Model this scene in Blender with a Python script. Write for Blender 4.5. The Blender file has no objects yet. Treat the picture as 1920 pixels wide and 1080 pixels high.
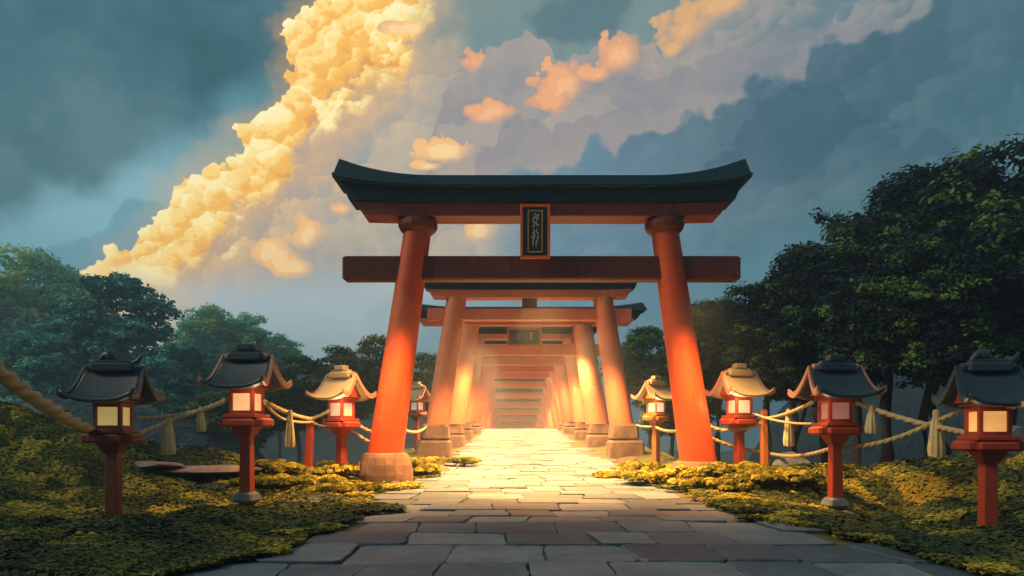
import bpy, bmesh, math, random
import numpy as np
from mathutils import Vector, Matrix, Euler
R = math.radians
S = bpy.context.scene
COL = S.collection
random.seed(7)
NP = np.random.RandomState(11)

# ---------------------------------------------------------------- camera
CAMZ = 1.0
FPX = 1280.0                     # focal length in pixels of a 1920 px wide frame
cam_d = bpy.data.cameras.new("camera")
cam = bpy.data.objects.new("camera", cam_d)
COL.objects.link(cam)
cam.location = (0, 0, CAMZ)
cam.rotation_euler = (R(90), 0, 0)
cam_d.sensor_width = 36.0
cam_d.lens = 36.0 * FPX / 1920.0
cam_d.shift_y = (815 - 540) / 1920.0
cam_d.clip_start = 0.05
cam_d.clip_end = 5000
S.camera = cam
S.view_settings.view_transform = 'Standard'
S.view_settings.look = 'None'
S.view_settings.gamma = 1.0
S.view_settings.exposure = 0.12
S.cycles.use_denoising = True
S.cycles.max_bounces = 6
S.cycles.diffuse_bounces = 4
S.cycles.volume_bounces = 0
S.cycles.volume_step_rate = 5
S.cycles.sample_clamp_indirect = 6.0


def at(px, py, D):
    """design helper: a real point D metres ahead, from the measured layout"""
    return Vector(((px - 960) / FPX * D, D, CAMZ + (815 - py) / FPX * D))


def lin(h, a=1.0):
    h = h.lstrip('#')
    o = []
    for i in (0, 2, 4):
        c = int(h[i:i + 2], 16) / 255
        o.append(c / 12.92 if c <= 0.04045 else ((c + 0.055) / 1.055) ** 2.4)
    return (o[0], o[1], o[2], a)


# ---------------------------------------------------------------- node helpers
class V_:
    """a socket with arithmetic"""
    def __init__(s, nt, sock): s.nt, s.s = nt, sock
    def _m(s, op, b=None, c=None, clamp=False):
        n = s.nt.nodes.new('ShaderNodeMath'); n.operation = op; n.use_clamp = clamp
        for i, v in enumerate((s, b, c)):
            if v is None: continue
            if isinstance(v, V_): s.nt.links.new(v.s, n.inputs[i])
            else: n.inputs[i].default_value = v
        return V_(s.nt, n.outputs[0])
    def __add__(s, b): return s._m('ADD', b)
    def __sub__(s, b): return s._m('SUBTRACT', b)
    def __mul__(s, b): return s._m('MULTIPLY', b)
    def __truediv__(s, b): return s._m('DIVIDE', b)
    def __neg__(s): return s._m('MULTIPLY', -1.0)
    def mx(s, b): return s._m('MAXIMUM', b)
    def mn(s, b): return s._m('MINIMUM', b)
    def sat(s): return s._m('ADD', 0.0, clamp=True)
    def step(s, e0, e1):
        n = s.nt.nodes.new('ShaderNodeMapRange'); n.interpolation_type = 'SMOOTHSTEP'
        s.nt.links.new(s.s, n.inputs[0]); n.inputs[1].default_value = e0; n.inputs[2].default_value = e1
        n.inputs[3].default_value = 0; n.inputs[4].default_value = 1
        return V_(s.nt, n.outputs[0])
    def stepr(s, e0, e1):            # falling
        n = s.nt.nodes.new('ShaderNodeMapRange'); n.interpolation_type = 'SMOOTHSTEP'
        s.nt.links.new(s.s, n.inputs[0]); n.inputs[1].default_value = e0; n.inputs[2].default_value = e1
        n.inputs[3].default_value = 1; n.inputs[4].default_value = 0
        return V_(s.nt, n.outputs[0])


def comb(nt, x, y, z=0.0):
    n = nt.nodes.new('ShaderNodeCombineXYZ')
    for i, v in enumerate((x, y, z)):
        if isinstance(v, V_): nt.links.new(v.s, n.inputs[i])
        else: n.inputs[i].default_value = v
    return V_(nt, n.outputs[0])


def mixc(nt, f, a, b, mode='MIX'):
    n = nt.nodes.new('ShaderNodeMix'); n.data_type = 'RGBA'; n.blend_type = mode
    for i, v in ((0, f), (6, a), (7, b)):
        if isinstance(v, V_): nt.links.new(v.s, n.inputs[i])
        elif isinstance(v, str): n.inputs[i].default_value = lin(v)
        else: n.inputs[i].default_value = v
    return V_(nt, n.outputs[2])


def ramp(nt, f, stops, interp='LINEAR'):
    n = nt.nodes.new('ShaderNodeValToRGB'); cr = n.color_ramp; cr.interpolation = interp
    while len(cr.elements) < len(stops): cr.elements.new(0.5)
    for e, (p, c) in zip(cr.elements, stops):
        e.position = p; e.color = lin(c) if isinstance(c, str) else c
    nt.links.new(f.s, n.inputs[0])
    return V_(nt, n.outputs[0])


def noise(nt, vec, scale, detail=2.0, rough=0.5, dist=0.0, dim='3D'):
    n = nt.nodes.new('ShaderNodeTexNoise'); n.noise_dimensions = dim
    n.inputs['Scale'].default_value = scale; n.inputs['Detail'].default_value = detail
    n.inputs['Roughness'].default_value = rough; n.inputs['Distortion'].default_value = dist
    if vec is not None: nt.links.new(vec.s, n.inputs['Vector'])
    return V_(nt, n.outputs[0])


def voro(nt, vec, scale, feature='F1', smooth=0.3, out=0, dim='3D'):
    n = nt.nodes.new('ShaderNodeTexVoronoi'); n.voronoi_dimensions = dim; n.feature = feature
    n.inputs['Scale'].default_value = scale
    if feature == 'SMOOTH_F1': n.inputs['Smoothness'].default_value = smooth
    if vec is not None: nt.links.new(vec.s, n.inputs['Vector'])
    return V_(nt, n.outputs[out])


def fcurve(nt, x, pts, xr, yr):
    """piecewise smooth y(x) through a Float Curve node"""
    n = nt.nodes.new('ShaderNodeFloatCurve')
    cv = n.mapping.curves[0]
    P = sorted([((a - xr[0]) / (xr[1] - xr[0]), (b - yr[0]) / (yr[1] - yr[0])) for a, b in pts])
    P = [(min(max(a, 0), 1), min(max(b, 0), 1)) for a, b in P]
    P = [q for i, q in enumerate(P) if i == 0 or q[0] > P[i - 1][0] + 1e-5]
    cv.points[0].location = P[0]; cv.points[1].location = P[-1]
    n.mapping.update()
    for a, b in P[1:-1]: cv.points.new(a, b)
    for p in cv.points: p.handle_type = 'AUTO'
    n.mapping.extend = 'HORIZONTAL'
    n.mapping.update()
    t = (x - xr[0]) / (xr[1] - xr[0])
    nt.links.new(t.s, n.inputs['Value'])
    return V_(nt, n.outputs[0]) * (yr[1] - yr[0]) + yr[0]


# ---------------------------------------------------------------- world: cloudy evening sky by direction
def uv(px, py):
    u = math.atan((px - 960) / FPX)
    return u, (815 - py) / FPX * math.cos(u)


def build_world():
    w = bpy.data.worlds.new("World"); S.world = w; w.use_nodes = True
    nt = w.node_tree; nt.nodes.clear()
    out = nt.nodes.new('ShaderNodeOutputWorld'); bg = nt.nodes.new('ShaderNodeBackground')
    nt.links.new(bg.outputs[0], out.inputs[0])
    tc = nt.nodes.new('ShaderNodeTexCoord'); sp = nt.nodes.new('ShaderNodeSeparateXYZ')
    nt.links.new(tc.outputs['Generated'], sp.inputs[0])
    x, y, z = (V_(nt, sp.outputs[i]) for i in range(3))
    U = x._m('ARCTAN2', y)
    H = (x * x + y * y)._m('SQRT')
    Vv = z / H.mx(0.02)
    P = comb(nt, U, Vv)
    k = 1 / FPX
    n1 = noise(nt, P, 4.5, 5, .55) - .5
    n2 = noise(nt, comb(nt, U + 7.3, Vv), 11, 4, .55) - .5
    v1 = voro(nt, P, 15, 'F1', dim='2D')
    v2 = voro(nt, comb(nt, U + n2 * .02, Vv), 38, 'F1', dim='2D')
    v3 = voro(nt, P, 80, 'F1', dim='2D')
    bil = (v1 - .38) * (-52 * k) + (v2 - .38) * (-26 * k) + (v3 - .38) * (-10 * k) + n2 * (30 * k)
    soft = n1 * (190 * k) + n2 * (50 * k)

    # base gradient
    f = (U - uv(300, 0)[0]) / (uv(1700, 0)[0] - uv(300, 0)[0]) + n1 * .5
    base = ramp(nt, f, [(0, '#5c92a0'), (.45, '#7d9c9e'), (.75, '#4b7583'), (1, '#3c6674')])
    high = ramp(nt, f, [(0, '#325c68'), (.35, '#4f7a83'), (.6, '#739092'), (.85, '#5f7f86'), (1, '#3f6878')])
    c = mixc(nt, (Vv + n1 * .25).step(.36, .56), base, high)
    # light gap over the left forest
    g = (((U - uv(240, 0)[0]) * 3.0)._m('POWER', 2) + ((Vv - uv(240, 370)[1]) * 6.5)._m('POWER', 2))._m('SQRT') + n1 * .5
    c = mixc(nt, g.stepr(.1, 1.0) * .8, c, '#86b2ba')
    # dark soft cloud, upper left; its lower edge runs diagonally
    e = fcurve(nt, U, [uv(a, b) for a, b in ((-900, 640), (0, 455), (100, 420), (190, 395), (260, 320), (380, 280), (470, 190), (560, 120), (680, -60), (2500, -160))], (-1.3, .9), (-.3, 1.2))
    dd = Vv - e + soft * .55 + bil * .8
    lc = ramp(nt, n1 * 1.7 + .5 + n2 * .6, [(.25, '#335862'), (.5, '#3f6570'), (.75, '#52757f')])
    c = mixc(nt, dd.step(-.012, .075) * .95, c, lc)
    # blue smaller bank low left
    e = fcurve(nt, U, [uv(a, b) for a, b in ((-900, 520), (0, 480), (60, 460), (160, 450), (210, 400), (270, 372), (330, 400), (420, 470), (600, 600))], (-1.3, .9), (-.3, 1.2))
    c = mixc(nt, (e - Vv + bil).step(-.004, .012) * .6, c, '#5c8e9d')

    # lobes: each puff is lit on its upper left, whatever its size
    def lobe(scale, ox, warp, lx=-.62, ly=.78):
        pp = comb(nt, U + n2 * warp + n3 * (warp * .6) + ox, Vv - n4 * warp - n3 * (warp * .5))
        n = nt.nodes.new('ShaderNodeTexVoronoi'); n.voronoi_dimensions = '2D'; n.feature = 'SMOOTH_F1'; n.inputs['Smoothness'].default_value = .08; n.inputs['Scale'].default_value = scale
        nt.links.new(pp.s, n.inputs['Vector'])
        su = nt.nodes.new('ShaderNodeVectorMath'); su.operation = 'SUBTRACT'; nt.links.new(pp.s, su.inputs[0]); nt.links.new(n.outputs['Position'], su.inputs[1])
        do = nt.nodes.new('ShaderNodeVectorMath'); do.operation = 'DOT_PRODUCT'; nt.links.new(su.outputs[0], do.inputs[0]); do.inputs[1].default_value = (lx * scale, ly * scale, 0)
        return V_(nt, n.outputs['Distance']), V_(nt, do.outputs['Value'])
    n3 = noise(nt, comb(nt, U + 2.1, Vv), 26, 4, .6) - .5
    n4 = noise(nt, comb(nt, U, Vv + 4.4), 9, 3, .6) - .5
    D0, L0 = lobe(8.5, 1.7, .09)
    D1, L1 = lobe(17, 4.1, .06)
    D2, L2 = lobe(36, 7.7, .035)
    n5 = noise(nt, comb(nt, U + 9.1, Vv), 60, 3, .65) - .5
    Ls = L0 * .26 + L1 * .17 + L2 * .12 + n3 * .75 + n4 * .70 + n5 * .35

    # great lit cumulus: left edge as azimuth of height
    pts = [(60, 620), (120, 530), (175, 497), (250, 455), (300, 400), (335, 345), (410, 315), (430, 245), (500, 205), (540, 175), (560, 130), (548, 95), (530, 50), (570, 10), (610, -60), (700, -200)]
    e = fcurve(nt, Vv, [(uv(a, b)[1], uv(a, b)[0]) for a, b in pts], (-.1, .8), (-.9, .5))
    d0 = U - e
    d = d0 + (D0 - .4) * (-80 * k) + (D1 - .4) * (-48 * k) + (D2 - .4) * (-26 * k) + (v3 - .38) * (-14 * k) + n2 * (35 * k) + n3 * (55 * k) + n5 * (16 * k)
    fi = (d0 + n2 * (70 * k) + (D1 - .4) * (60 * k)) / (620 * k)
    warm = ramp(nt, Ls + n2 * .25 + .5, [(.22, '#dc9a5a'), (.30, '#e6a55a'), (.34, '#f0b256'), (.47, '#f6be5e'), (.50, '#f9cf78'), (.60, '#fbdc8c'), (.63, '#fde8a6'), (.8, '#feefb8')])
    mid = ramp(nt, Ls * .7 + .5, [(.20, '#b39c8a'), (.40, '#c2a68a'), (.50, '#cbac88'), (.60, '#d6b48a'), (.8, '#e0bc8e')])
    cool = ramp(nt, Ls * .7 + .5, [(.15, '#939a9e'), (.42, '#a8a298'), (.52, '#b2a898'), (.62, '#bbad98'), (.8, '#c4b49c')])
    gold = mixc(nt, (fi + Ls * -.12).step(.165, .23), warm, mid)
    gold = mixc(nt, (fi + Ls * -.08 + n1 * .2).step(.22, .42), gold, cool)
    hi = mixc(nt, (fi + Ls * -.08).step(.30, .36), warm, mid)
    gold = mixc(nt, (Vv + n1 * .05).step(uv(600, 180)[1], uv(600, 90)[1]) * fi.stepr(.35, .6), gold, hi)
    low = ramp(nt, fi + n2 * .2 - Ls * .1, [(0, '#f6d596'), (.10, '#e6c89a'), (.22, '#c9c0ac'), (.45, '#a9bbc2'), (.8, '#a8babd'), (1, '#86a3aa')])
    gold = mixc(nt, (Vv + n1 * .10 - fi * .06).stepr(uv(400, 610)[1], uv(400, 500)[1]), gold, low)
    c = mixc(nt, d.step(-60 * k, 4 * k) * .35 * Vv.step(.15, .35), c, '#d9a35f')
    c = mixc(nt, d.step(-.0012, .0012), c, gold)

    # teal dimming of the high centre
    g = (((U - uv(1080, 0)[0]) * 3.4)._m('POWER', 2) + ((Vv - uv(1080, 20)[1]) * 5.5)._m('POWER', 2))._m('SQRT') + n1 * .6 + bil * 3
    c = mixc(nt, g.stepr(.45, .95) * .85, c, '#638387')
    c = mixc(nt, g.stepr(.18, .30) * .75, c, '#4e6d77')

    # mauve middle bank
    pts = [(500, 1300), (700, 1100), (760, 520), (785, 380), (812, 250), (826, 185), (870, 150), (885, 105), (960, 68), (1010, 60), (1050, 110), (1085, 115), (1130, 72), (1170, 78), (1225, 95), (1245, 120), (1290, 40), (1400, -10), (1500, -60), (1800, -200)]
    e = fcurve(nt, U, [uv(a, b) for a, b in pts], (-.5, .8), (-.2, 1.0))
    dm = e - Vv + bil
    mc = ramp(nt, (dm + n2 * .08) / .3, [(0, '#9b928c'), (.2, '#8f8f93'), (.22, '#98928f'), (.5, '#a39a93'), (.75, '#a79d94'), (1, '#9dacb0')])
    mc = mixc(nt, (U + n1 * .2).step(uv(1250, 0)[0], uv(1520, 0)[0]), mc, '#577783')
    mc = mixc(nt, (Ls + .2).step(0, .5) * .40, mc, '#b8a699')
    mc = mixc(nt, (Ls + .1).stepr(-.35, .1) * .30, mc, '#7f838b')
    c = mixc(nt, dm.step(-.002, .002) * .92 * (Vv + n1 * .1).step(.22, .42), c, mc)
    pts = [(700, 1100), (800, 560), (880, 330), (940, 240), (990, 215), (1060, 215), (1110, 200), (1170, 165), (1240, 130), (1330, 120), (1380, 80), (1480, 50), (1600, 30)]
    e = fcurve(nt, U, [uv(a, b) for a, b in pts], (-.5, .8), (-.2, 1.0))
    dm2 = e - Vv + bil * 1.2
    c = mixc(nt, dm2.step(-.002, .002) * dm2.stepr(.02, .16) * .6 * (Vv + n1 * .1).step(.30, .42), c, '#85858c')

    # lit puffs
    def puffs(lst, c1, c2, c3):
        nonlocal c
        m = None; m2 = None
        for px, py, a, b in lst:
            pu, pv = uv(px, py)
            q = (((U - pu) / (a * k))._m('POWER', 2) + ((Vv - pv) / (b * k))._m('POWER', 2))._m('SQRT')
            m = q if m is None else m.mn(q)
            q = (((U - (pu - .35 * a * k)) / (a * k))._m('POWER', 2) + ((Vv - (pv + .35 * b * k)) / (b * k))._m('POWER', 2))._m('SQRT')
            m2 = q if m2 is None else m2.mn(q)
        m = m + (v2 - .35) * .75 + (v3 - .35) * .35 + n2 * 1.3
        col = ramp(nt, m + n2 * .9 - Ls * .7, [(0, c2), (.30, c2), (.42, c1), (.70, c1), (1, c3)])
        c = mixc(nt, m.stepr(1.0, 1.04) * (m2 + n2 * .9).stepr(.55, 1.35), c, col)
        
    puffs([(930, 212, 58, 24), (1058, 160, 62, 48), (1035, 195, 48, 28), (1155, 108, 52, 42), (1120, 140, 40, 20), (892, 118, 26, 28)], '#e9a877', '#efb486', '#d29c7c')
    puffs([(1290, 50, 58, 50), (1350, 5, 60, 36), (1265, 90, 26, 24)], '#d3a474', '#d9ab78', '#b39a82')
    puffs([(835, 285, 62, 26), (800, 312, 30, 10), (578, 438, 42, 38), (512, 478, 46, 28), (548, 505, 40, 22), (640, 394, 30, 16), (745, 55, 60, 16), (905, 432, 40, 26)], '#f0bd7f', '#f6cf95', '#d9ae86')

    # blue bank on the right
    pts = [(640, 700), (880, 380), (930, 325), (985, 292), (1040, 318), (1085, 300), (1112, 250), (1150, 262), (1180, 250), (1240, 236), (1290, 215), (1365, 200), (1390, 165), (1440, 140), (1500, 128), (1530, 82), (1620, 48), (1690, 20), (1760, -40), (1900, -120), (2600, -200)]
    e = fcurve(nt, U, [uv(a, b) for a, b in pts], (-.5, .9), (-.2, 1.0))
    db = e - Vv + bil * 1.1
    q = (U + n1 * .15 - uv(900, 0)[0]) / (uv(1900, 0)[0] - uv(900, 0)[0])
    bc = ramp(nt, q, [(0, '#658c9c'), (.25, '#547c90'), (.5, '#456878'), (.75, '#3b5e6d'), (1, '#3a6170')])
    bc = mixc(nt, (db + n2 * .1).step(.10, .34) * .7, bc, ramp(nt, q, [(0, '#8fabb3'), (.5, '#4f8490'), (1, '#3d7580')]))
    bc = mixc(nt, (Ls + .15).step(0, .5) * .35, bc, ramp(nt, q, [(0, '#8fa4a6'), (.5, '#5f8490'), (1, '#4b7885')]))
    bc = mixc(nt, (Ls + .1).stepr(-.35, .1) * .35, bc, ramp(nt, q, [(0, '#5f8496'), (.5, '#3b5d70'), (1, '#2f525f')]))
    c = mixc(nt, db.step(-.002, .016) * (U.step(uv(880, 0)[0], uv(1000, 0)[0])) * .88, c, bc)
    # nearer, darker billows inside it
    pts = [(1100, 1100), (1230, 520), (1290, 320), (1330, 275), (1375, 235), (1400, 205), (1420, 180), (1500, 160), (1560, 165), (1640, 230), (1760, 260), (1950, 300)]
    e = fcurve(nt, U, [uv(a, b) for a, b in pts], (-.5, .9), (-.2, 1.0))
    db = e - Vv + bil * 1.3
    c = mixc(nt, db.step(-.0015, .006) * db.stepr(.02, .15) * .5 * (Vv + n1 * .1).step(.26, .40), c, '#38586a')

    # horizon veil
    c = mixc(nt, (Vv + n1 * .1).stepr(-.02, .2) * .55, c, '#4f8590')
    # back half and zenith settle to plain dusk cloud
    c = mixc(nt, (Vv + n1 * .3).step(.75, 1.3), c, '#4d6c77')
    c = mixc(nt, y.stepr(-.15, .25), c, mixc(nt, n1 * 1.5 + .5, '#3a5966', '#54717b'))
    gr = noise(nt, P, 60, 3, .7) - .5
    c = mixc(nt, 1.0, c, comb(nt, gr * .10 + 1.0, gr * .10 + 1.0, gr * .08 + 1.0), 'MULTIPLY')
    nt.links.new(c.s, bg.inputs[0])
    bg.inputs[1].default_value = 1.12
    w.cycles.sampling_method = 'MANUAL'; w.cycles.sample_map_resolution = 1024


build_world()

# ---------------------------------------------------------------- sun: low evening light through cloud, from the left
sun_d = bpy.data.lights.new("sun", 'SUN'); sun_d.energy = 1.5; sun_d.angle = R(8); sun_d.color = (1.0, .80, .50)
sun = bpy.data.objects.new("sun", sun_d); COL.objects.link(sun)
sun.rotation_euler = Vector((1.0, 0.25, -0.75)).to_track_quat('-Z', 'Y').to_euler()

GLOW = (1.0, .52, .17)


def lamp(name, loc, watt, color=GLOW, radius=.25, spot=None, blend=.7, aim=(0, 0, -1)):
    d = bpy.data.lights.new(name, 'SPOT' if spot else 'POINT')
    d.energy = watt; d.color = color; d.shadow_soft_size = radius; d.volume_factor = .05
    if spot: d.spot_size = R(spot); d.spot_blend = blend
    o = bpy.data.objects.new(name, d); COL.objects.link(o); o.location = loc
    if spot: o.rotation_euler = Vector(aim).to_track_quat('-Z', 'Y').to_euler()
    return o


# added unseen spots make the glow over the paving, in and before the gates
lamp("added_path_spot", (.65, 13.2, 3.8), 3600, spot=114, radius=.4, blend=1.0, color=(1, .42, .12))
lamp("added_path_spot", (.65, 15.4, 4.0), 4500, spot=120, radius=.4, blend=.8, color=(1, .46, .13))
lamp('added_path_spot', (-2.3, 12.9, 3.8), 1900, spot=118, radius=.4, blend=.9, color=(1, .50, .14))
lamp('added_path_spot', (3.6, 12.9, 3.8), 1900, spot=118, radius=.4, blend=.9, color=(1, .50, .14))
for yy_, zz_, ww_ in ((18.5, 4.1, 3000), (21.5, 4.2, 3000), (26.2, 4.4, 3800), (29.5, 4.5, 2600), (34.0, 4.6, 3600), (40.0, 4.8, 3600), (45.5, 4.9, 3600),
                      (50.5, 4.4, 3400), (56, 3.6, 3400), (61, 2.8, 3400), (66.5, 2.2, 3400), (72, 1.6, 3400), (78, 1.0, 3400), (84, .2, 3400)):
    for xx_ in (-1.25, 2.5):
        lamp("added_path_spot", (xx_, yy_ + .25 * xx_, zz_), ww_ * (.85 if yy_ < 40 else .95), spot=126 if yy_ < 24 else 150, radius=.4)


# ---------------------------------------------------------------- materials
def new_mat(name):
    m = bpy.data.materials.new(name); m.use_nodes = True
    nt = m.node_tree
    return m, nt, nt.nodes['Principled BSDF']


def obj_co(nt, which='Object'):
    tc = nt.nodes.new('ShaderNodeTexCoord'); return V_(nt, tc.outputs[which])


def bump(nt, b, h, strength=.3, dist=.02):
    n = nt.nodes.new('ShaderNodeBump'); n.inputs['Strength'].default_value = strength; n.inputs['Distance'].default_value = dist
    nt.links.new(h.s, n.inputs['Height']); nt.links.new(n.outputs[0], b.inputs['Normal'])


def setc(nt, b, c): nt.links.new(c.s, b.inputs['Base Color'])


def geo(nt, name):
    g = nt.nodes.new('ShaderNodeNewGeometry'); return V_(nt, g.outputs[name])


def scaled(nt, co, s):
    n = nt.nodes.new('ShaderNodeMapping'); n.inputs['Scale'].default_value = s
    nt.links.new(co.s, n.inputs[0]); return V_(nt, n.outputs[0])


def wood(name, main, dark, light, rough=.55, streak=.6, wear=.5):
    m, nt, b = new_mat(name)
    co = obj_co(nt)
    big = noise(nt, co, 1.3, 4, .6, .6)
    st = noise(nt, scaled(nt, co, (7, 7, .7)), 1.4, 4, .6)
    fine = noise(nt, scaled(nt, co, (22, 22, 2)), 2, 3, .6)
    c = ramp(nt, big * .6 + st * .4, [(.30, dark), (.40, main), (.56, main), (.66, light)])
    patch = noise(nt, co, 2.6, 5, .65, 1.2)
    c = mixc(nt, patch.step(.60, .66) * wear, c, dark)
    c = mixc(nt, fine.step(.35, .8) * streak * .35, c, light)
    setc(nt, b, c); b.inputs['Roughness'].default_value = rough
    bump(nt, b, fine * .6 + st * .6, .25, .012)
    return m


def stone(name, cols, scale=3.0, island=False, rough=.8, bs=.5):
    m, nt, b = new_mat(name)
    co = obj_co(nt)
    n = noise(nt, co, scale, 6, .62, .4)
    if island: n = n * .6 + geo(nt, 'Random Per Island') * .46
    n2 = noise(nt, co, scale * 5, 5, .65)
    c = ramp(nt, n * .75 + n2 * .25, [(.28, cols[0]), (.45, cols[1]), (.6, cols[2]), (.75, cols[3])])
    moss = noise(nt, co, scale * .8, 5, .7, 1.0)
    c = mixc(nt, moss.step(.60, .68) * .45, c, '#3f4a2c')
    setc(nt, b, c); b.inputs['Roughness'].default_value = rough
    bump(nt, b, n2 * .6 + n * .8, bs, .02)
    return m


def leafy(name, dark, mid, light, rough=.75, trans=.15, attr=True):
    m, nt, b = new_mat(name)
    r = geo(nt, 'Random Per Island')
    a = nt.nodes.new('ShaderNodeAttribute'); a.attribute_name = 'tint'
    t = V_(nt, a.outputs['Fac'])
    f = t * .92 + r * .08
    c = ramp(nt, f, [(.2, dark), (.50, mid), (.60, mid), (.82, light)])
    setc(nt, b, c); b.inputs['Roughness'].default_value = rough
    b.inputs['Specular IOR Level'].default_value = .25
    tr = nt.nodes.new('ShaderNodeBsdfTranslucent'); nt.links.new(c.s, tr.inputs[0])
    mx = nt.nodes.new('ShaderNodeMixShader'); mx.inputs[0].default_value = trans
    nt.links.new(b.outputs[0], mx.inputs[1]); nt.links.new(tr.outputs[0], mx.inputs[2])
    nt.links.new(mx.outputs[0], nt.nodes['Material Output'].inputs[0])
    return m


def emis(name, col, e, col2=None):
    m, nt, b = new_mat(name)
    co = obj_co(nt)
    n = noise(nt, co, 3, 2, .5)
    c = mixc(nt, n.step(.2, .8), col, col2 or col)
    setc(nt, b, c); nt.links.new(c.s, b.inputs['Emission Color'])
    b.inputs['Emission Strength'].default_value = e; b.inputs['Roughness'].default_value = .5
    return m


M = {}
M['red'] = wood('vermilion_wood', '#cb4c20', '#97341c', '#dc6a30', wear=.4)
M['red_far'] = wood('brightened_vermilion_wood', '#dc7c58', '#c0644a', '#ea9c72', wear=.25)  # inner gates brightened in colour, as only bounce light reaches their beam fronts
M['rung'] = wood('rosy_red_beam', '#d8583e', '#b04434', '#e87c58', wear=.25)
M['beam'] = wood('shaded_weathered_beam', '#5d2c22', '#33211f', '#80392a', wear=.8)  # shade on the unlit front and weathering both put into this dark colour
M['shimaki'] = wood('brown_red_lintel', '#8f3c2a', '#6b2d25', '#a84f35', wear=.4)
M['roof'] = wood('dark_teal_lacquer', '#274c57', '#1b3540', '#38636d', rough=.5, wear=.4)
M['band'] = wood('blackened_teal_wood', '#1f333a', '#17262c', '#2b444b', rough=.6, wear=.4)
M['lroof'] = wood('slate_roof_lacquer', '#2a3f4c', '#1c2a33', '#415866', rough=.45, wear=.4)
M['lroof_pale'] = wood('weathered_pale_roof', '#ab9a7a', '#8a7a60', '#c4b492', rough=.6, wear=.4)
M['barge'] = wood('rosy_bargeboard', '#a5776b', '#7f5750', '#c09384', rough=.55, wear=.2)
M['lred'] = wood('lantern_red_wood', '#a03a22', '#6e261b', '#bd5230', wear=.45)
M['lbrown'] = wood('lantern_brown_wood', '#6e2f24', '#452220', '#8a3d2b', wear=.6)
M['ochre'] = wood('ochre_post_wood', '#b0692c', '#7d481f', '#c98641', wear=.3)
M['gold'] = wood('gilded_edge', '#b98432', '#7d561f', '#d9a84e', rough=.35, wear=.3)
M['orange'] = wood('orange_frame', '#e0651e', '#b04a18', '#f08438', rough=.4, wear=.2)
M['panel'] = wood('blue_black_panel', '#22363f', '#18262c', '#33505a', rough=.5, wear=.3)
M['ink'] = wood('pale_characters', '#a89c86', '#7b6f5f', '#cfc3aa', rough=.5, wear=.2)
M['plinth'] = stone('brown_plinth_stone', ['#4d382e', '#6b5244', '#836857', '#997c68'], 2.2)
M['rock'] = stone('grey_rock', ['#434b52', '#5e666b', '#788082', '#929893'], 2.5)
M['mauve'] = stone('mauve_rock', ['#584f5c', '#72636c', '#8a7478', '#9d8683'], 2.0)
M['slab'] = stone('paving_stone', ['#263946', '#3a5060', '#546976', '#76858a'], 1.6, island=True, rough=.62, bs=.45)
M['rope'] = wood('straw_rope', '#b4a07a', '#8b7550', '#d0bf9a', rough=.9, wear=.3)
M['straw'] = wood('straw_tassel', '#c4b184', '#97855a', '#dccda2', rough=.9, wear=.3)
M['bark'] = wood('bark', '#43352b', '#2b231e', '#5e4c3d', rough=.9, wear=.5)
M['leaf_dark'] = leafy('dark_evergreen_leaves', '#12242a', '#1d3830', '#688a40')
M['leaf_teal'] = leafy('misted_teal_leaves', '#2c9090', '#48b4a8', '#88d8b8', trans=.25)  # mist over the left trees put into the leaf colour as teal
M['leaf_pale'] = leafy('haze_pale_leaves', '#80d8c0', '#a8e0b8', '#f0f098', trans=.35)  # haze paling of the farthest left trees mixed into the leaf colour
M['leaf_mid'] = leafy('mid_green_leaves', '#24483a', '#37603f', '#6f9048')
M['shrub'] = leafy('olive_shrub_leaves', '#55611f', '#958c2e', '#cdb945', trans=.25)
M['moss'] = leafy('moss_leaves', '#2f4230', '#636a30', '#bfae42', trans=.12)


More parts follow.
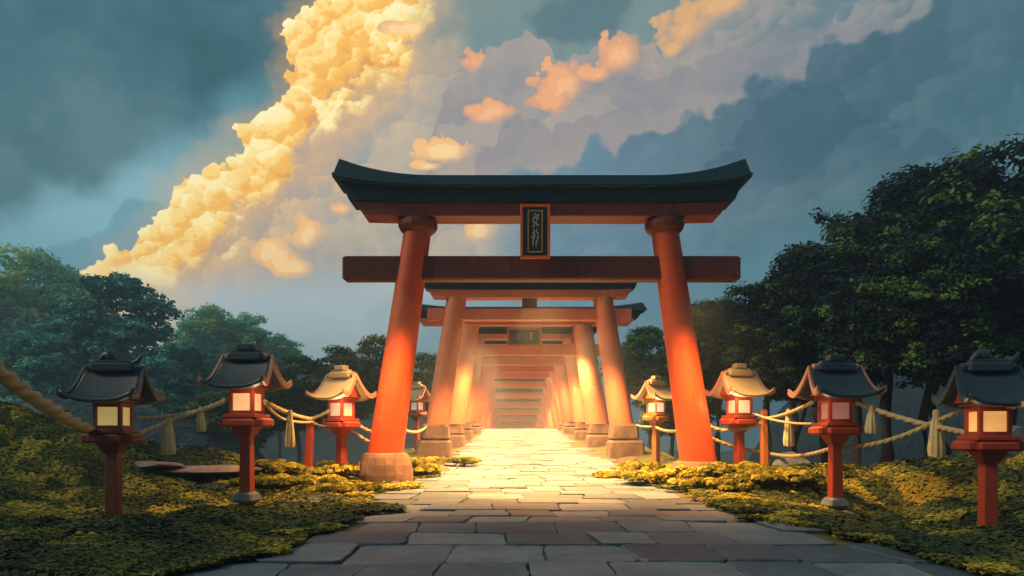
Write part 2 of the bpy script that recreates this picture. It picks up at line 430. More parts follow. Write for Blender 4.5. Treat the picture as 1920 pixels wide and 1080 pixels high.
# ---------------------------------------------------------------- mesh builder
class MB:
    def __init__(s): s.v = []; s.f = []; s.sm = []
    def add(s, vs, fs, smooth=False):
        o = len(s.v); s.v += [tuple(p) for p in vs]
        for f in fs: s.f.append([i + o for i in f]); s.sm.append(smooth)
    def box(s, c, size, rot=None, taper=(1, 1), bev=0.0):
        """box with optional top taper and chamfered vertical + horizontal edges"""
        hx, hy, hz = size[0] / 2, size[1] / 2, size[2] / 2
        b = min(bev, hx * .45, hy * .45, hz * .45)
        def ring(z, kx, ky, ins):
            x, y = hx * kx - ins, hy * ky - ins
            if b > 0:
                return [(-x + b, -y, z), (x - b, -y, z), (x, -y + b, z), (x, y - b, z), (x - b, y, z), (-x + b, y, z), (-x, y - b, z), (-x, -y + b, z)]
            return [(-x, -y, z), (x, -y, z), (x, y, z), (-x, y, z)]
        rows = [ring(-hz, 1, 1, b), ring(-hz + b, 1, 1, 0), ring(hz - b, *taper, 0), ring(hz, *taper, b)] if b > 0 else [ring(-hz, 1, 1, 0), ring(hz, *taper, 0)]
        M_ = (Euler(rot).to_matrix() if rot else Matrix.Identity(3)); c = Vector(c)
        n = len(rows[0]); vs = [c + M_ @ Vector(p) for r in rows for p in r]
        fs = [[i for i in range(n)][::-1]]
        for k in range(len(rows) - 1):
            for i in range(n): fs.append([k * n + i, k * n + (i + 1) % n, (k + 1) * n + (i + 1) % n, (k + 1) * n + i])
        fs.append([(len(rows) - 1) * n + i for i in range(n)])
        s.add(vs, fs); return s
    def loft(s, rings, smooth=False, caps=True):
        n = len(rings[0]); vs = [p for r in rings for p in r]; fs = []
        for k in range(len(rings) - 1):
            for i in range(n): fs.append([k * n + i, k * n + (i + 1) % n, (k + 1) * n + (i + 1) % n, (k + 1) * n + i])
        s.add(vs, fs, smooth)
        if caps:
            s.add(rings[0], [list(range(n))[::-1]]); s.add(rings[-1], [list(range(n))])
        return s
    def tube(s, pts, rad, seg=8, lobes=0, twist=0, amp=.2, smooth=True, phase=0.0):
        pts = [Vector(p) for p in pts]; rings = []; L = 0.0
        up = Vector((0, 0, 1))
        for i, p in enumerate(pts):
            t = (pts[min(i + 1, len(pts) - 1)] - pts[max(i - 1, 0)]).normalized()
            if i: L += (p - pts[i - 1]).length
            a = t.cross(up)
            if a.length < .05: a = t.cross(Vector((1, 0, 0)))
            a.normalize(); b = a.cross(t).normalized()
            r = rad[i] if isinstance(rad, (list, tuple)) else rad
            ring = []
            for j in range(seg):
                th = 2 * math.pi * j / seg + phase
                rr = r * (1 + (amp * (abs(math.cos(lobes / 2 * (th - twist * L))) * 2 - 1.2) if lobes else 0))
                ring.append(p + a * math.cos(th) * rr + b * math.sin(th) * rr)
            rings.append(ring)
        return s.loft(rings, smooth)
    def build(s, name, mat, parent=None, loc=None, rot=None):
        me = bpy.data.meshes.new(name); me.from_pydata(s.v, [], s.f)
        me.polygons.foreach_set('use_smooth', s.sm); me.materials.append(mat); me.update()
        o = bpy.data.objects.new(name, me); COL.objects.link(o)
        if parent is not None: o.parent = parent
        if loc is not None: o.location = loc
        if rot is not None: o.rotation_euler = rot
        return o


def tag(o, label=None, cat=None, group=None, kind=None):
    if label: o['label'] = label
    if cat: o['category'] = cat
    if group: o['group'] = group
    if kind: o['kind'] = kind
    return o


def empty(name, loc, rz=0.0):
    o = bpy.data.objects.new(name, None); COL.objects.link(o); o.location = loc; o.rotation_euler = (0, 0, rz)
    o.empty_display_size = .2
    return o


def children(o): return [c for c in bpy.data.objects if c.parent == o]


def copy_tree(o, parent=None):
    c = o.copy(); COL.objects.link(c)
    if parent is not None: c.parent = parent
    for ch in children(o): copy_tree(ch, c)
    return c


def sst(x, a, b):
    t = np.clip((x - a) / (b - a), 0, 1); return t * t * (3 - 2 * t)


# smooth value noise in numpy
def vnoise(x, y, seed=0):
    x = np.asarray(x, float); y = np.asarray(y, float)
    xi = np.floor(x).astype(int); yi = np.floor(y).astype(int); xf = x - xi; yf = y - yi
    def h(a, b):
        n = (a * 374761393 + b * 668265263 + seed * 1274126177) & 0x7fffffff
        n = ((n ^ (n >> 13)) * 1274126177) & 0x7fffffff
        return ((n ^ (n >> 16)) & 0xffff) / 65535.0
    u = xf * xf * (3 - 2 * xf); v = yf * yf * (3 - 2 * yf)
    return (h(xi, yi) * (1 - u) + h(xi + 1, yi) * u) * (1 - v) + (h(xi, yi + 1) * (1 - u) + h(xi + 1, yi + 1) * u) * v


def fbm(x, y, o=4, seed=0):
    r = 0; a = .5; f = 1
    for k in range(o): r = r + a * (vnoise(x * f, y * f, seed + k) - .5); a *= .5; f *= 2.03
    return r


AX = .62                                     # axis of the avenue


def prof(y):
    return np.interp(y, [0, 14.5, 24, 31, 43, 50, 54, 60, 70, 82, 95, 400], [-.03, 0, .22, .48, 1.1, 1.45, 1.2, .1, -1.4, -2.9, -3.8, -7])


def cushions(x, y, cell=1.0, seed=3):
    """rounded moss cushions: distance to the nearest jittered cell centre"""
    x = np.asarray(x, float) / cell; y = np.asarray(y, float) / cell
    xi = np.floor(x); yi = np.floor(y); best = np.full(x.shape, 9.0); hh = np.zeros(x.shape)
    for dx in (-1, 0, 1):
        for dy in (-1, 0, 1):
            cx = xi + dx; cy = yi + dy
            rx = vnoise(cx * 1.0 + .0, cy * 1.0, seed) ; ry = vnoise(cx, cy, seed + 5); rr = vnoise(cx, cy, seed + 9)
            d = np.hypot(x - cx - rx, y - cy - ry) / (.55 + .5 * rr)
            m = d < best; best = np.where(m, d, best); hh = np.where(m, rr, hh)
    return np.sqrt(np.clip(1 - best * best, 0, 1)) * (.5 + .7 * hh)


def ground_h(x, y):
    x = np.asarray(x, float); y = np.asarray(y, float)
    s = np.abs(x - AX)
    g = lambda cx, cy, sx, sy: np.exp(-((x - cx) / sx) ** 2 - ((y - cy) / sy) ** 2)
    base = prof(y)
    side = sst(s, 2.9, 4.4)
    near = sst(y, 17.5, 14.5)
    # terrace in front with its banks
    m = 1.05 * g(-9.8, 12.6, 2.9, 1.5) + 1.1 * g(-13.5, 11.5, 4, 4) + .3 * g(-6.2, 13.6, 1.8, 1.0)
    m += .85 * g(10.3, 12.3, 1.7, 1.8) + 1.2 * g(14, 11.5, 3.2, 4) + .28 * g(6.8, 13.4, 2.4, 1.2)
    m += -.62 * g(6.7, 8.9, 2.2, 2.3) - .46 * g(-5.9, 9.6, 1.7, 1.9) - .26 * g(-4.2, 10.6, 1.3, 1.5) - .34 * g(5.4, 11.2, 1.5, 1.7) + .16 * g(4.6, 13.6, 1.2, 1.5) 
    h = base + side * m * sst(y, 19, 14)
    lump = cushions(x, y, 1.15) * .16 + cushions(x + 3.3, y, .45, 8) * .06 + fbm(x * .8, y * .8, 3, 2) * .18
    h = h + side * lump * (1 - .8 * np.maximum(g(AX - 3.3, 13.8, 1.3, 1.6), g(AX + 3.3, 14.2, 1.0, 1.0))) - (1 - side) * .024
    wr = np.interp(y, [14, 17, 26, 60], [6.2, 4.9, 4.6, 4.4])
    drop = sst(s, wr, wr + 4.5) * sst(y, 14.0, 16.5)
    drop2 = sst(y, 14.3, 19.0) * sst(s, 4.6, 6.4)
    drop = np.maximum(drop, drop2)
    valley = -9 + fbm(x * .05, y * .05, 4, 20) * 5
    valley = valley + 4 * np.exp(-((x - 27) / 13) ** 2 - ((y - 33) / 15) ** 2)
    h = h * (1 - drop) + valley * drop
    return h


def gz(x, y): return float(ground_h(np.array([x]), np.array([y]))[0])


def grid_mesh(name, xs, ys, hf, mat, smooth=True):
    X, Y = np.meshgrid(xs, ys); Z = hf(X, Y)
    nx, ny = len(xs), len(ys)
    co = np.stack([X, Y, Z], -1).reshape(-1, 3)
    i = np.arange(nx - 1)[None, :] + np.arange(ny - 1)[:, None] * nx
    q = np.stack([i, i + 1, i + 1 + nx, i + nx], -1).reshape(-1, 4)
    return np_mesh(name, co, q, mat, smooth)


def np_mesh(name, co, q, mat, smooth=False, tint=None, parent=None):
    me = bpy.data.meshes.new(name); k = q.shape[1]
    me.vertices.add(len(co)); me.vertices.foreach_set('co', co.astype(np.float32).ravel())
    me.loops.add(q.size); me.loops.foreach_set('vertex_index', q.astype(np.int32).ravel())
    me.polygons.add(len(q)); me.polygons.foreach_set('loop_start', np.arange(0, q.size, k, dtype=np.int32))
    me.polygons.foreach_set('loop_total', np.full(len(q), k, dtype=np.int32))
    me.update(calc_edges=True)
    if smooth: me.polygons.foreach_set('use_smooth', np.ones(len(q), dtype=bool))
    if tint is not None:
        a = me.attributes.new('tint', 'FLOAT', 'POINT'); a.data.foreach_set('value', tint.astype(np.float32))
    me.materials.append(mat)
    o = bpy.data.objects.new(name, me); COL.objects.link(o)
    if parent is not None: o.parent = parent
    return o


# ---------------------------------------------------------------- ground
def build_ground():
    m, nt, b = new_mat('mossy_soil')
    co = obj_co(nt)
    n = noise(nt, co, 1.1, 6, .65, .6); n2 = noise(nt, co, 6, 5, .6)
    c = ramp(nt, n * .7 + n2 * .3, [(.3, '#2c3420'), (.45, '#434824'), (.58, '#5c5a29'), (.7, '#736b30')])
    setc(nt, b, c); b.inputs['Roughness'].default_value = .95
    bump(nt, b, n2, .6, .05)
    def axis(lo, hi, nlo, nhi, fine, far, grow=1.12):
        a = list(np.arange(nlo, nhi + 1e-6, fine)); st = fine
        while a[-1] < hi: st = min(st * grow, far); a.append(a[-1] + st)
        st = fine; pre = []; q = nlo
        while q > lo: st = min(st * grow, far); q -= st; pre.append(q)
        return np.array(pre[::-1] + a)
    xs = axis(-300, 300, -13, 13, .11, 12); ys = axis(-30, 420, 3.5, 19, .11, 12)
    o = grid_mesh('ground', xs, ys, ground_h, m)
    tag(o, kind='structure')
    return o


def build_path():
    """irregular paving, one mesh of slabs with open joints"""
    mb = MB(); rnd = random.Random(5); y = 3.2; row = 0
    def left(y): return np.interp(y, [3, 4.8, 7, 9, 11, 14.5, 60], [-2.9, -2.5, -1.9, -2.0, -2.3, -2.15, -2.05])
    def right(y): return np.interp(y, [3, 4.8, 7, 9, 11, 14.5, 60], [4.2, 3.9, 3.6, 3.1, 3.0, 3.2, 3.25])
    def joint(xq, k):                    # wavy row line
        return .05 * math.sin(xq * 1.3 + k * 2.1) + .02 * math.sin(xq * 3.7 + k)
    rows = [y]
    while rows[-1] < 82: rows.append(rows[-1] + (rnd.uniform(.52, .86) if rows[-1] < 30 else rnd.uniform(.9, 1.2)))
    for k in range(len(rows) - 1):
        y0, y1 = rows[k], rows[k + 1]
        L, Rr = left(y0) + rnd.uniform(-.25, .25), right(y0) + rnd.uniform(-.3, .3)
        xs = [L]
        while xs[-1] < Rr - .5: xs.append(xs[-1] + rnd.uniform(.55, 1.0))
        j = [rnd.uniform(-.05, .05) for _ in xs]
        for i in range(len(xs) - 1):
            g = rnd.uniform(.003, .011); dz = rnd.uniform(-.014, .014)
            a, b2 = xs[i], xs[i + 1]
            cor = [(a + j[i] * -1 + g, y0 + joint(a, k) + g), (b2 - j[i + 1] - g, y0 + joint(b2, k) + g),
                   (b2 + j[i + 1] - g, y1 + joint(b2, k + 1) - g), (a + j[i] + g, y1 + joint(a, k + 1) - g)]
            # subdivide the outline so that edges wander
            out = []
            for q in range(4):
                p0, p1 = cor[q], cor[(q + 1) % 4]
                for t in (0.06, .3, .5, .7, .94):
                    w = .016 if .1 < t < .9 else .0
                    out.append((p0[0] + (p1[0] - p0[0]) * t + rnd.uniform(-w, w), p0[1] + (p1[1] - p0[1]) * t + rnd.uniform(-w, w)))
            cx = sum(p[0] for p in out) / len(out); cy = sum(p[1] for p in out) / len(out)
            tx, ty = rnd.uniform(-.005, .005), rnd.uniform(-.005, .005)
            def zz(x, yy): return float(prof(yy)) + dz + tx * (x - cx) + ty * (yy - cy)
            ins = .016
            def inner(p, s_): return (cx + (p[0] - cx) * s_, cy + (p[1] - cy) * s_)
            r0 = [(p[0], p[1], zz(*p) - .09) for p in out]
            r1 = [(p[0], p[1], zz(*p) - .010) for p in out]
            r2 = [(*inner(p, 1 - ins), zz(*p)) for p in out]
            mb.loft([r0, r1, r2])
    o = mb.build('path', M['slab'])
    tag(o, kind='structure')


def leaf_mesh(name, P, N, size, mat, tint, parent=None, aspect=1.0, seed=0, curl=.25):
    """many small rounded dabs (hexagons bent a little along their length)"""
    rs = np.random.RandomState(seed); n = len(P)
    N = N / (np.linalg.norm(N, axis=1, keepdims=True) + 1e-9)
    r = rs.normal(size=(n, 3)); A = np.cross(N, r); A /= np.linalg.norm(A, axis=1, keepdims=True) + 1e-9
    B = np.cross(N, A)
    sz = size[:, None]
    asp = (aspect * rs.uniform(.55, .9, n))[:, None]
    pts = []
    for th, rad in ((0, 1.0), (55, .9), (125, .95), (180, 1.0), (235, .9), (305, .95)):
        jr = rs.uniform(.8, 1.15, (n, 1)) * rad
        t = R(th)
        c = math.cos(t); s_ = math.sin(t)
        pts.append(P + A * sz * c * jr + B * sz * s_ * asp * jr - N * sz * curl * c * c)
    co = np.stack(pts, 1).reshape(-1, 3)
    i = np.arange(n)[:, None] * 6
    q = i + np.array([[0, 1, 2, 3, 4, 5]])
    # two quads sharing the long axis keep the bend
    q4 = np.concatenate([i + np.array([[0, 1, 2, 3]]), i + np.array([[0, 3, 4, 5]])], 0)
    return np_mesh(name, co, q4, mat, False, np.repeat(tint, 6), parent)


def build_moss():
    rs = np.random.RandomState(3)
    n = 420000
    D = 4.3 * (19.5 / 4.3) ** rs.rand(n)           # denser near
    x = rs.uniform(-1, 1, n) * (D * .80 + .5)
    y = D
    s = np.abs(x - AX)
    lft = np.interp(y, [3, 4.8, 7, 9, 11, 14.5, 60], [-2.7, -2.3, -1.75, -1.8, -2.1, -2.0, -2.0])
    rgt = np.interp(y, [3, 4.8, 7, 9, 11, 14.5, 60], [4.0, 3.6, 3.3, 2.95, 2.9, 3.05, 3.1])
    e = fbm(x * 1.1, y * 1.1, 4, 31) * 1.3
    keep = (x < lft + e) | (x > rgt + e)
    cov = fbm(x * .9 + 5, y * .9, 3, 40) + .35
    keep &= rs.rand(n) < np.clip(cov * 3.5 + .25, 0.15, 1)
    x, y, lft, rgt = x[keep], y[keep], lft[keep], rgt[keep]; n = len(x)
    z = ground_h(x, y)
    ee = .05
    gx = (ground_h(x + ee, y) - z) / ee; gy = (ground_h(x, y + ee) - z) / ee
    N = np.stack([-gx, -gy, np.ones(n)], 1) + rs.normal(size=(n, 3)) * .16
    inpath = (np.abs(x - AX) < 3.4)
    z = np.maximum(z, np.where((x > lft - .6) & (x < rgt + .6), prof(y) + .01, -99))
    P = np.stack([x, y, z + rs.uniform(.005, .05, n)], 1)
    cx = fbm(x * 1.6, y * 1.6, 2, 61) * .6; cy = fbm(x * 1.6, y * 1.6, 2, 66) * .6
    patch = vnoise(np.round((x + cx) * 2.6) + .0, np.round((y + cy) * 2.6) + .0, 71)
    t = np.clip(.18 + fbm(x * .5, y * .5, 3, 50) * 1.3 + patch * .62 + rs.normal(size=n) * .05, 0, 1)
    size = rs.uniform(.014, .042, n) * (.6 + y / 16)
    o = leaf_mesh('moss', P, N, size, M['moss'], t, seed=4)
    tag(o, kind='stuff')


build_ground()
build_path()
build_moss()

# ---------------------------------------------------------------- gates
def pillar_ring(cx, cy, r, z, n=8, ph=0.0, sq=1.0):
    return [(cx + r * math.cos(2 * math.pi * (i + .5) / n + ph), cy + r * math.sin(2 * math.pi * (i + .5) / n + ph), z) for i in range(n)]


def lofted_beam(mb, hw, y0, y1, z0, z1, curve, slant=0.0, crown=0.0, nx=40, flare=0.0, lowk=1.0):
    """beam along x with upswept ends; ends lean outwards by slant; crown = extra height in the middle of its depth"""
    rings = []
    for i in range(nx + 1):
        t = -1 + 2 * i / nx; a = abs(t)
        up = curve * max(0, (a - .5) / .5) ** 2.4
        th = 1 + flare * max(0, (a - .6) / .4) ** 1.5
        def P(y, z):
            q = (z - z0) / max(z1 - z0, 1e-6)
            zz = z0 + (z - z0) * th + up * (lowk + (1 - lowk) * q)
            xx = t * (hw + slant * (z - z0) / max(z1 - z0, 1e-6))
            return (xx, y, zz)
        ym = (y0 + y1) / 2
        rings.append([P(y0, z0), P(y0, z1), P(ym, z1 + crown), P(y1, z1), P(y1, z0)])
    mb.loft(rings[::-1])


def make_torii(y, zg, p):
    root = empty('torii_gate', (AX + p.get('dx', 0), y, zg))
    red = M[p.get('red', 'red')]; hb, ht, rb, rt = p['hb'], p['ht'], p['rb'], p['rt']
    zk = p['zk'] - zg; zn0, zn1 = p['zn'][0] - zg, p['zn'][1] - zg; zp = p['zp'] - zg
    for sx in (-1, 1):
        # stone plinth
        m = MB()
        if p.get('two_tier'):
            zl = zp * .5
            m.box((sx * hb + .05 * sx, 0, zl / 2 - .25), (1.22, 1.2, zl + .5), bev=.07, taper=(.96, .96))
            m.box((sx * hb, 0, zl + (zp - zl) / 2 + .001), (.98, .98, zp - zl), bev=.08, taper=(.93, .93))
        else:
            rr = []
            zb = -.35; zt = zp if sx < 0 else zp - .18
            for z, k in ((zb, 1.14), (zt * .25, 1.13), (zt * .6, 1.10), (zt - .10, 1.02), (zt - .03, .95), (zt, .80)):
                ring = pillar_ring(sx * hb, 0, .50 * k, z, 16)
                rr.append([(a + .012 * math.sin(7 * a + 9 * z + 5 * b), b + .012 * math.cos(8 * b + 4 * z), c) for a, b, c in ring])
            m.loft(rr, smooth=False)
        m.build('plinth', M['plinth'], root)
        # tapered leaning pillar
        m = MB(); zt = zp if (sx < 0 or p.get('two_tier')) else zp - .18
        rr = []
        for k in range(13):
            t = k / 12; z = zt - .03 + ((zk - .30 if p.get('front') else zk + .02) - zt + .03) * t
            q = (z + zg - p['z_ref0']) / (p['z_ref1'] - p['z_ref0'])
            cx = hb + (ht - hb) * q; r = rb + (rt - rb) * q
            rr.append(pillar_ring(sx * cx, 0, r, z, 20))
        m.loft(rr, smooth=True)
        m.build('pillar', red, root)
        if not p.get('front'): continue
        # capital disc
        m = MB(); q = (zk - .16 + zg - p['z_ref0']) / (p['z_ref1'] - p['z_ref0']); cx = hb + (ht - hb) * q
        m.loft([pillar_ring(sx * cx, 0, rt * a, zk - b, 16) for a, b in ((1.05, .30), (1.32, .24), (1.45, .16), (1.45, .07), (1.25, .01))])
        m.build('capital', M['lbrown' if p.get('front') else p.get('red', 'red')], root)
    # tie beam
    m = MB(); ym = .17
    lofted = p['nuki']
    m.box((0, 0, (zn0 + zn1) / 2), (lofted * 2, ym * 2, zn1 - zn0), bev=.035)
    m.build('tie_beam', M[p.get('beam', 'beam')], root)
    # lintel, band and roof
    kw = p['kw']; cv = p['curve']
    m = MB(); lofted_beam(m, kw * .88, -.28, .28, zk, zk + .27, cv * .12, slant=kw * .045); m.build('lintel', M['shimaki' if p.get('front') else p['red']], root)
    m = MB(); lofted_beam(m, kw * .95, -.35, .35, zk + .272, zk + .56, cv * .95, slant=kw * .045, lowk=.25); m.build('upper_lintel', M['band'], root)
    m = MB(); lofted_beam(m, kw * 1.022, -.50, .50, zk + .562, zk + .765, cv * 1.3, slant=-kw * .035, crown=.08, flare=.25, lowk=.62)
    rf = m.build('roof', M['roof'], root)
    m = MB(); lofted_beam(m, kw * 1.024, -.53, -.50, zk + .575, zk + .62, cv * .9, slant=-kw * .006); m.build('drip_edge', M['roof'], rf)
    if p.get('strut'):
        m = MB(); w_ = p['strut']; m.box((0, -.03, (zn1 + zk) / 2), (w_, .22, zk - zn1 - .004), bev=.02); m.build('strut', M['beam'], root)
    return root


def add_plaque(root, c, w, h, depth, wide=False, tilt=0.0):
    """framed name board, dark panel with brushed characters"""
    pl = MB(); pl.box((0, 0, 0), (w - .06, depth * .6, h - .06), bev=.01)
    pq = pl.build('plaque', M['band'], root, loc=c, rot=(tilt, 0, 0))
    def frame(name, w, h, t, d, yo, mat):
        m = MB()
        m.box((-w / 2 + t / 2, yo, 0), (t, d, h), bev=.006); m.box((w / 2 - t / 2, yo, 0), (t, d, h), bev=.006)
        m.box((0, yo, h / 2 - t / 2), (w - 2 * t, d * .96, t), bev=.006); m.box((0, yo, -h / 2 + t / 2), (w - 2 * t, d * .96, t), bev=.006)
        return m.build(name, M[mat], pq)
    frame('outer_frame', w, h, .055, depth, -.005, 'orange')
    iw, ih = (w * .50, h * .78) if not wide else (w * .86, h * .80)
    frame('inner_frame', iw, ih, .022, .03, -depth * .3 - .016, 'gold')
    m = MB(); m.box((0, -depth * .3 - .008, 0), (iw - .046, .014, ih - .046)); m.build('panel', M['panel'], pq)
    # characters as short thick brush strokes in relief
    m = MB()
    def stroke(x0, z0, x1, z1, t):
        L = math.hypot(x1 - x0, z1 - z0); a = math.atan2(z1 - z0, x1 - x0)
        m.box(((x0 + x1) / 2, -depth * .3 - .021, (z0 + z1) / 2), (L, .012, t), rot=(0, -a, 0), taper=(.9, .8))
    if not wide:
        s_ = h / 1.12
        for q in ((-.02, .33, .00, .38, .028), (.02, .30, .07, .35, .05), (-.06, .26, .03, .31, .035), (.00, .31, .05, .27, .06), (-.05, .24, -.02, .18, .03), (.03, .22, .07, .27, .03),
                  (-.03, .17, .04, .19, .03), (-.02, .17, -.03, .08, .028), (.02, .18, .05, .10, .03), (-.06, .12, -.03, .09, .02), (.05, .12, .08, .15, .02),
                  (-.03, .05, -.02, -.04, .03), (-.06, -.03, -.01, -.06, .045), (.03, .05, .03, -.02, .028), (.01, .01, .07, -.06, .03),
                  (-.09, -.13, .02, -.08, .026), (-.03, -.12, -.05, -.23, .028), (-.06, -.22, -.04, -.30, .024), (.06, -.09, .05, -.18, .03), (.05, -.18, .01, -.24, .032), (.02, -.24, .02, -.31, .03)):
            stroke(q[0] * s_, q[1] * s_, q[2] * s_, q[3] * s_, q[4] * s_)
    else:
        for q in ((.25, .20, .33, .14, .05), (.33, .14, .38, .18, .03), (.24, .05, .37, .05, .04), (.30, .14, .30, -.05, .035), (.25, -.06, .36, -.08, .05), (-.28, .15, -.28, -.12, .04)):
            stroke(*q)
    m.build('lettering', M['ink'], pq)
    return pq


base = dict(hb=3.30, ht=2.60, rb=.375, rt=.285, z_ref0=.66, z_ref1=5.5)
gates = []
# front gate: measured at 14.5 m
g = make_torii(14.5, 0, dict(base, zk=5.56, zn=(4.26, 4.76), zp=.62, nuki=4.19, kw=4.22, curve=.22, front=True))
add_plaque(g, (-.14, -.36, 5.20), .62, 1.10, .12, tilt=R(4))
tag(g, 'large front vermilion torii gate with dark upswept roof and upright name plaque', 'torii gate', 'torii gates over the avenue')
specs = [  # y, kasagi bottom, nuki bottom/top, plinth top, half width, label, extras
    (24.0, 5.77, (5.00, 5.42), 1.38, 3.85, 'second torii gate from the front with a short strut under its curved lintel', dict(strut=.52, curve=.25)),
    (31.0, 5.95, (4.58, 5.10), 1.50, 5.3, 'third torii gate from the front, wider roof and a landscape plaque', dict(curve=.10, nuki=3.6)),
    (37.0, 6.15, (4.75, 5.2), 1.7, 4.1, 'fourth torii gate from the front, directly behind the one with the landscape plaque', dict()),
    (43.0, 6.25, (4.92, 5.4), 1.85, 4.1, 'fifth torii gate from the front in the glowing tunnel', dict(strut=.45)),
    (48.5, 6.35, (5.0, 5.4), 1.85, 4.1, 'sixth torii gate from the front, at the crest of the path', dict()),
    (53.5, 5.9, (4.65, 5.05), 1.5, 4.1, 'seventh torii gate, just beyond the crest', dict()),
    (58.5, 5.3, (4.1, 4.5), 1.0, 4.1, 'eighth torii gate, highest rung of the far ladder of gates', dict()),
    (64.0, 4.7, (3.5, 3.9), .4, 4.1, 'ninth torii gate, second rung of the far ladder of gates', dict()),
    (69.5, 4.1, (3.0, 3.4), -.2, 4.1, 'tenth torii gate, middle rung of the far ladder of gates', dict()),
    (75.0, 3.5, (2.4, 2.8), -.8, 4.1, 'eleventh torii gate, third from the far end', dict()),
    (81.0, 2.9, (1.8, 2.2), -1.5, 4.1, 'twelfth torii gate, second from the far end', dict()),
    (88.0, 2.3, (1.2, 1.6), -2.2, 4.1, 'farthest and smallest torii gate, at the end of the tunnel', dict()),
]
for i, (yy, zk, zn, zp, kw, lab, ex) in enumerate(specs):
    zg = float(prof(yy))
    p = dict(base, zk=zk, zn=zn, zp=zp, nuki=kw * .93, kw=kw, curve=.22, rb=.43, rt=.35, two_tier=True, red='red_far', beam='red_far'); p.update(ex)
    p['z_ref0'] = .66 + zg; p['z_ref1'] = 5.5 + zg * .3
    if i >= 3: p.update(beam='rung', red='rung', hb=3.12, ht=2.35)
    if i >= 1: p['rb'], p['rt'] = .54, .46
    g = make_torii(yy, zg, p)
    if i == 1: add_plaque(g, (-.06, -.40, 5.38 - zg), 1.55, .86, .14, wide=True, tilt=R(3))
    tag(g, lab, 'torii gate', 'torii gates over the avenue')

